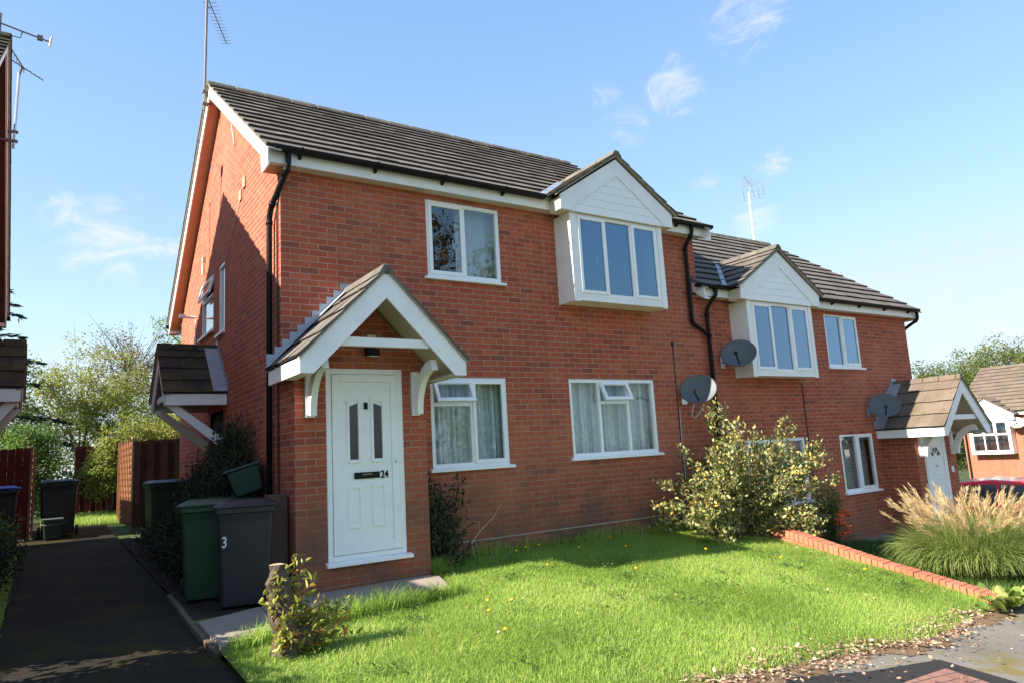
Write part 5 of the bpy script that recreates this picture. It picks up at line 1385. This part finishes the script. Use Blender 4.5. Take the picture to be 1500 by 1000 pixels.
def gard_pts(rg, n): 
    x = rg.uniform(7.3, 13.0, n); y = rg.uniform(-3.8, .0, n); return np.column_stack([x, y])
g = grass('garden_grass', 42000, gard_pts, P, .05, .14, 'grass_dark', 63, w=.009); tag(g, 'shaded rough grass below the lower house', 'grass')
def path_pts(rg, n):
    k = n // 2
    a = np.column_stack([rg.uniform(-2.2, -.5, k), rg.uniform(10.5, 13.4, k)]); b = np.column_stack([-3.0 + .5 * rg.random(k), rg.uniform(-4, 6, k)]); return np.concatenate([a, b])
g = grass('path_grass', 16000, path_pts, P, .05, .16, 'grass', 64, w=.009); tag(g, 'green grass at the far end and left edge of the path', 'grass')
def weeds():
    rg = np.random.default_rng(65); cs = np.column_stack([rg.uniform(-.6, 6.8, 60), rg.uniform(-3.9, -.4, 60)]); k = 60
    p = np.repeat(cs, k, 0) + rg.normal(size=(60 * k, 2)) * np.repeat(rg.uniform(.04, .16, 60), k)[:, None]
    ok = np.array([not in_slab(x, y) and y > front(x) + .12 and x < 7.05 and (y < -.7 or x > 1.7) for x, y in p]); p = p[ok]; n = len(p)
    z = np.array([lawn_z(x, y) for x, y in p]) + rg.uniform(.02, .06, n); P0 = np.column_stack([p, z])
    ax = unit(rg.normal(size=(n, 3)) * np.array([1, 1, .35]) + np.array([0, 0, .2])); sd = unit(np.cross(ax, rg.normal(size=(n, 3)) * .3 + np.array([0, 0, 1.]))); L = rg.uniform(.018, .04, n)
    V, F, T = quads_from(P0, ax, sd, L, L * .8, np.clip(.35 + rg.normal(size=n) * .25, 0, 1)); o = np_mesh('lawn_weeds', V, F, T, M['leaf_grn']); tag(o, 'clover and small weeds growing through the lawn', 'weeds', kind='stuff')
weeds()
# dandelions
fl = [(2.75, -.50), (2.95, -.42), (3.15, -.38), (3.55, -.75), (4.35, -.45), (4.1, -.95), (1.25, -2.2), (1.45, -2.35), (1.1, -2.55), (5.0, -1.5), (5.6, -2.2), (6.3, -2.9), (2.6, -1.3), (.9, -3.1), (3.4, -1.9)]
def dandelion():
    t = thing('dandelion', 'tiny yellow dandelion flower in the lawn', 'flower', (0, 0, 0), 0, 'yellow dandelions scattered in the lawn')
    m = MB(); m.tube([(0, 0, 0), (.004, 0, .08), (.0, 0, .13)], .002, 5); m.build('stalk', M['leaf_grn'], t)
    m = MB(); m.lathe([(.0005, .128), (.014, .130), (.019, .138), (.012, .146), (.0005, .149)], n=12); m.build('flower', M['petal'], t, smooth=True)
    return t
d0 = dandelion()
for i, (x, y) in enumerate(fl):
    if i == 0: t = d0
    else:
        t = d0.copy(); COL.objects.link(t)
        for ch in list(d0.children):
            c = ch.copy(); COL.objects.link(c); c.parent = t
    t.location = (x, y, lawn_z(x, y)); t.rotation_euler = (rng.uniform(-.2, .2), rng.uniform(-.2, .2), rng.uniform(0, 6))
# fallen leaves
def litter():
    rg = np.random.default_rng(71); n1, n2, n3 = 1700, 60, 220
    x = np.concatenate([rg.uniform(1.6, 6.6, n1)]); yf = np.array([front(a) for a in x]); y = yf + rg.normal(size=n1) * .12 * (1 + .6 * np.sin(x * 2.7)) - .02 + .05 * np.sin(x * 5.3)
    x2 = rg.uniform(.3, 6.9, n2); y2 = np.array([rg.uniform(front(a), -.8) for a in x2]); x3 = rg.uniform(1.6, 9, n3); y3 = np.array([front(a) for a in x3]) - np.abs(rg.normal(size=n3)) * .5
    X = np.concatenate([x, x2, x3]); Y = np.concatenate([y, y2, y3]); n = len(X)
    Z = np.array([(max(lawn_z(a, b), P(a, b)) if b > front(a) else P(a, b)) for a, b in zip(X, Y)]) + .01 + rg.random(n) * .02
    Z[n1:n1 + n2] += .07
    p = np.column_stack([X, Y, Z]); ax = unit(rg.normal(size=(n, 3)) * np.array([1, 1, .3])); s = unit(np.cross(ax, rg.normal(size=(n, 3)) * .35 + np.array([0, 0, 1.])))
    L = rg.uniform(.02, .055, n); V, F, T = quads_from(p, ax, s, L, L * .6, rg.random(n)); o = np_mesh('fallen_leaves', V, F, T, M['litter2']); o['kind'] = 'stuff'; tag(o, 'dry brown fallen leaves along the lawn edge', 'leaves')
M['litter2'] = leaf_mat('dry_leaf', (.20, .11, .065), (.52, .36, .24), .15, .8, .2, (.68, .54, .40))
litter()

# ------------------------------------------------------------------ trees: left background
make_tree('pinnate_tree', 'yellow-green shrubby tree with thin twigs showing against the sky at the path end', (-1.3, 17.5, .3), .9, (-1.3, 17.3, 2.55), (3.1, 1.8, 2.7), 330, 80, .095, .36, 'leaf_yel', seed=101, r0=.07, lumps=13, cr=.42, twigs=70, tint=.55)
make_tree('thin_tree', 'sparse half bare brown-twigged tree rising behind the yellow shrubs', (.2, 19.5, .3), 2.0, (.3, 19.5, 4.4), (1.9, 1.5, 2.0), 120, 44, .085, .4, 'leaf_brown', seed=102, r0=.09, lumps=8, cr=.4, twigs=120, tint=.5)
make_tree('light_green_tree', 'light green feathery tree peeping out behind the rear eaves of house 24', (2.1, 18.0, .3), 3.0, (1.75, 18.0, 5.0), (1.4, 1.5, 2.0), 130, 76, .09, .34, 'leaf_grn', seed=103, r0=.12, lumps=8, cr=.42, twigs=20, tint=.75)
make_tree('green_tree', 'pale leafy green tree over the dark red fence on the left', (-4.2, 15.0, .2), 1.5, (-4.0, 15.0, 2.6), (2.3, 1.6, 2.1), 180, 100, .09, .42, 'leaf_grn', seed=104, r0=.1, lumps=8, cr=.42, twigs=20, tint=.65)
make_tree('dark_bush', 'dense dark green bush behind the black bin', (-2.6, 12.6, .1), .4, (-2.5, 12.8, 1.1), (1.2, .9, 1.2), 140, 110, .08, .45, 'leaf_grn', cat='bush', seed=105, r0=.05, lumps=7, cr=.33, tint=.3)
make_tree('ivy_bush', 'yellow-green leafy bush climbing over the red fence panel', (-.75, 13.0, .1), .4, (-.70, 12.7, 1.25), (.62, .5, 1.15), 120, 100, .07, .6, 'leaf_yel', cat='bush', seed=106, r0=.04, lumps=7, cr=.26, tint=.5)
make_tree('golden_tree', 'golden green rounded tree beyond the brown board fence', (1.0, 14.5, .1), 1.2, (.5, 14.5, 2.05), (1.7, 1.3, 1.25), 180, 110, .08, .42, 'leaf_yel', seed=107, r0=.08, lumps=8, cr=.38, tint=.65)
# conifer at left edge
cf = thing('conifer_tree', 'dark conifer with drooping flat branches behind the left canopy', 'tree', (-4.30, 15.2, .2))
m = MB(); m.tube([(0, 0, -.2), (0, 0, 3), (.05, 0, 7.4)], [.16, .11, .02], 8); m.build('trunk', M['bark'], cf, smooth=True)
rg = np.random.default_rng(111); Ps = []; Ax = []
for i in range(70):
    z = 1.0 + 6.2 * rg.random(); L = (7.6 - z) * .42 + .4; a = rg.uniform(0, 2 * np.pi)
    for j in range(110):
        u = .15 + .85 * rg.random(); q = np.array([math.cos(a) * L * u, math.sin(a) * L * u, z + .35 * L * u - .35 * L * u * u]); Ps.append(q + rg.normal(size=3) * np.array([.10, .10, .05]) * (1.2 - u)); Ax.append([math.cos(a) + rg.normal() * .5, math.sin(a) + rg.normal() * .5, -.15 + rg.normal() * .2])
Ps = np.array(Ps); ax = unit(np.array(Ax)); s = unit(np.cross(ax, rg.normal(size=ax.shape))); LL = rg.uniform(.14, .28, len(Ps)); V, F, T = quads_from(Ps, ax, s, LL, LL * .22, np.clip(.4 + rg.normal(size=len(Ps)) * .25, 0, 1)); np_mesh('crown', V, F, T, M['leaf_con'], cf)
# distant trees at right, behind the far house
for i, (x, y, r, h, lab) in enumerate([(50, 18.5, 5.4, 10.4, 'round green tree left behind the distant orange house roof'), (54, 15.5, 5.2, 11.4, 'taller autumn-tinted tree right behind the distant orange house roof'), (60, 12.0, 5.0, 12.0, 'browning tree at the right edge over the distant roof')]):
    zb = P(x, y); make_tree('round_tree', lab, (x, y, zb), 3.5, (x, y, zb + h - r * .95), (r, r, r * .95), 330, 190, .15, .6, 'leaf_oak', seed=120 + i, r0=.25, lumps=10, cr=.95, tint=.45 + .12 * i, group='trees behind the distant house')
# trees standing over the road behind the camera side (their reflections show in the panes)
for i, (x, y, r, h, mat, lab) in enumerate([(14.0, -24.0, 3.6, 19.5, 'leaf_brown', 'browning tree across the road reflected in the upstairs window'), (19.8, -26.5, 4.2, 17.8, 'leaf_yel', 'yellow-green tree across the road reflected in the house windows')]):
    zb = P(x, y); make_tree('road_tree', lab, (x, y, zb), 3.0, (x, y, zb + h * .55), (r, r, h * .48), 200, (14, 40)[i], .34, .5, mat, seed=140 + i, r0=.25, lumps=9, cr=.9, tint=.6, twigs=(160, 40)[i])

# ------------------------------------------------------------------ red car
def car():
    t = thing('parked_car', 'red hatchback car parked beyond the ornamental grass at the right edge', 'car', (17.12, -.45, P(17.1, -.45) + .0), math.atan2(-.97, .25))
    # local x forward, y left ; side profile
    prof = [(-2.05, .42), (-2.08, .75), (-1.95, .95), (-1.55, 1.32), (-1.25, 1.45), (-.5, 1.51), (.15, 1.46), (.95, 1.02), (1.75, .88), (2.02, .70), (2.05, .40), (1.75, .22), (-1.8, .22)]
    m = MB(); hw = lambda z: .87 - max(0, z - .9) * .30
    A = [m.pt((x, -hw(z), z)) for x, z in prof]; B = [m.pt((x, hw(z), z)) for x, z in prof]; n = len(prof)
    m.f += [A[::-1], B]; m.mi += [0, 0]
    for k in range(n): m.f.append([A[k], A[(k + 1) % n], B[(k + 1) % n], B[k]]); m.mi.append(0)
    m.build('body', M['red_paint'], t, bevel=.05)
    for sd in (-1, 1):
        m = MB(); y = lambda z: sd * (hw(z) + .006)
        for pts in ([(-1.45, 1.00), (-.42, .99), (-.42, 1.41), (-1.15, 1.38)], [(-.36, .99), (.72, .99), (.15, 1.37), (-.36, 1.415)]):
            m.face([(x, y(z), z) for x, z in pts])
        m.build('side_window', M['glass_carb'], t, fix=False)
        m = MB(); m.box(.50, .68, min(sd * .86, sd * 1.04), max(sd * .86, sd * 1.04), .98, 1.12); m.build('wing_mirror', M['red_paint'], t, bevel=.03)
        for x in (-1.30, 1.30):
            m = MB(); n = 20; yy = sd * .80; prof2 = []
            for dy, rr in ((-.10, .0), (-.10, .30), (.0, .32), (.08, .30), (.08, .19)):
                prof2.append([m.pt((x + rr * math.cos(2 * math.pi * k / n), yy + sd * dy, .31 + rr * math.sin(2 * math.pi * k / n))) for k in range(n)])
            for a, b in zip(prof2, prof2[1:]):
                for k in range(n): m.f.append([a[k], a[(k + 1) % n], b[(k + 1) % n], b[k]]); m.mi.append(0)
            w = m.build('wheel', M['tyre'], t)
            m = MB(); m.f.append([m.pt((x + .19 * math.cos(2 * math.pi * k / n), yy + sd * .07, .31 + .19 * math.sin(2 * math.pi * k / n))) for k in range(n)]); m.mi.append(0); m.build('rim', M['alu'], w, fix=False)
    m = MB(); m.face([(.20, -.66, 1.44), (.20, .66, 1.44), (.93, .80, 1.045), (.93, -.80, 1.045)]); o = m.build('windscreen', M['glass_carb'], t, fix=False); o.location.z = .012
    m = MB(); m.face([(-1.58, -.70, 1.31), (-1.58, .70, 1.31), (-1.93, .80, .98), (-1.93, -.80, .98)]); o = m.build('rear_window', M['glass_carb'], t, fix=False); o.location.x = -.015
    for sd in (-1, 1):
        m = MB(); m.box(-2.09, -1.95, min(sd * .55, sd * .86), max(sd * .55, sd * .86), .72, .90); m.build('tail_light', M['glass_red'], t, bevel=.02)
        m = MB(); m.box(1.86, 2.03, min(sd * .50, sd * .82), max(sd * .50, sd * .82), .64, .78); m.build('headlight', M['alu'], t, bevel=.03)
M['glass_carb'] = simple('tinted_car_glass', (.05, .075, .08), .06, .8)
car()

# ------------------------------------------------------------------ light, sky
SUN = Vector((.826, -.030, -.563)).normalized()           # direction light travels
sun = bpy.data.lights.new('sun', 'SUN'); sun.energy = 13.; sun.angle = R(.53); sun.color = (1., .93, .82)
so = bpy.data.objects.new('sun', sun); COL.objects.link(so); so.rotation_euler = SUN.to_track_quat('-Z', 'Y').to_euler(); so.location = (-20, 5, 20)
w = bpy.data.worlds.new('World'); scene.world = w; w.use_nodes = True
nt = w.node_tree
for n in list(nt.nodes): nt.nodes.remove(n)
h = N(nt); out = h.n('ShaderNodeOutputWorld'); bgn = h.n('ShaderNodeBackground')
sky = h.n('ShaderNodeTexSky', sky_type='NISHITA'); sky.sun_disc = False; sky.sun_elevation = math.asin(-SUN.z); sky.sun_rotation = math.atan2(-SUN.x, -SUN.y)
sky.altitude = 60; sky.air_density = 1.0; sky.dust_density = 1.2; sky.ozone_density = 1.2
SKY_STRENGTH = .15
tc = h.n('ShaderNodeTexCoord'); D = tc.outputs['Generated']
CLOUDS = []  # filled below: (dir, width, stretch, amount)
def vdir(px, py):   # viewing directions of the photographed clouds
    yaw, pit, rol, f = CAM['yaw'], CAM['pit'], CAM['rol'], CAM['f']
    cy, sy = math.cos(yaw), math.sin(yaw); F = Vector((-sy, cy, 0)); Rr = Vector((cy, sy, 0)); U = Vector((0, 0, 1))
    cp, sp = math.cos(pit), math.sin(pit); F2 = F * cp + U * sp; U2 = U * cp - F * sp
    cr, sr = math.cos(rol), math.sin(rol); R3 = Rr * cr + U2 * sr; U3 = U2 * cr - Rr * sr
    return (F2 + R3 * ((px - 750) / f) - U3 * ((py - 500) / f)).normalized()
CAM = dict(cx=-2.243, cy=-8.117, cz=.922, yaw=-.589, pit=.155, rol=-.057, f=1036.7)
nz = h.n('ShaderNodeTexNoise'); nz.inputs['Scale'].default_value = 12.; nz.inputs['Detail'].default_value = 7; nz.inputs['Roughness'].default_value = .62; nz.inputs['Distortion'].default_value = 1.3
mp = h.n('ShaderNodeMapping'); mp.inputs['Scale'].default_value = (1, 1, 2.0); h.link(D, mp.inputs[0]); h.link(mp.outputs[0], nz.inputs['Vector'])
tot = None
for (px, py, rad, amt) in [(985, 128, .055, 1.0), (1095, 15, .080, .55), (165, 348, .085, 1.0), (245, 355, .05, .8), (85, 310, .05, .5), (1105, 318, .045, .7), (1130, 240, .03, .7), (885, 140, .03, .6), (1035, 268, .028, .6), (1440, 500, .12, .50), (925, 180, .05, .35)]:
    d = vdir(px, py); dt = h.n('ShaderNodeVectorMath', operation='DISTANCE'); h.link(D, dt.inputs[0]); dt.inputs[1].default_value = d
    mk = h.maprange(dt.outputs['Value'], 0., rad, amt, 0., True)
    tot = mk if tot is None else h.math('MAXIMUM', tot, mk)
cl = h.math('MULTIPLY', h.maprange(h.math('ADD', nz.outputs['Fac'], h.math('MULTIPLY', tot, .28)), .52, .95, 0, 1, True), h.maprange(tot, 0., .25, 0, 1), clamp=True)
sd = h.n('ShaderNodeSeparateXYZ'); h.link(D, sd.inputs[0])
haze = h.ramp(sd.outputs[2], [(0., (2.9, 3.5, 3.5)), (.12, (2.5, 3.3, 3.5)), (.30, (1.65, 2.65, 3.75)), (.60, (1.0, 2.0, 3.75)), (1., (.8, 1.75, 3.5))])
skyb = h.mix(1., h.mix(1., sky.outputs[0], (3.1, 3.4, 4.0), 'DARKEN'), haze, 'ADD')
skyc = h.mix(h.math('MULTIPLY', cl, .75), skyb, (6.9, 6.9, 7.0))
h.link(skyc, bgn.inputs[0]); bgn.inputs[1].default_value = SKY_STRENGTH; h.link(bgn.outputs[0], out.inputs[0])

# ------------------------------------------------------------------ camera
cam = bpy.data.cameras.new('camera'); co = bpy.data.objects.new('camera', cam); COL.objects.link(co)
cam.sensor_fit = 'HORIZONTAL'; cam.sensor_width = 36.; cam.lens = 36. * CAM['f'] / 1500.; cam.clip_end = 3000; cam.clip_start = .05
F2 = vdir(750, 500); Rv = (vdir(1500, 500) - vdir(0, 500)).normalized(); Uv = Rv.cross(F2).normalized()
mt = Matrix(((Rv.x, Uv.x, -F2.x, CAM['cx']), (Rv.y, Uv.y, -F2.y, CAM['cy']), (Rv.z, Uv.z, -F2.z, CAM['cz']), (0, 0, 0, 1)))
co.matrix_world = mt
scene.camera = co
scene.view_settings.view_transform = 'Standard'; scene.view_settings.look = 'None'; scene.view_settings.exposure = 0; scene.view_settings.gamma = 1
scene.render.engine = 'CYCLES'
try:
    scene.cycles.max_bounces = 8; scene.cycles.transparent_max_bounces = 12
except Exception: pass
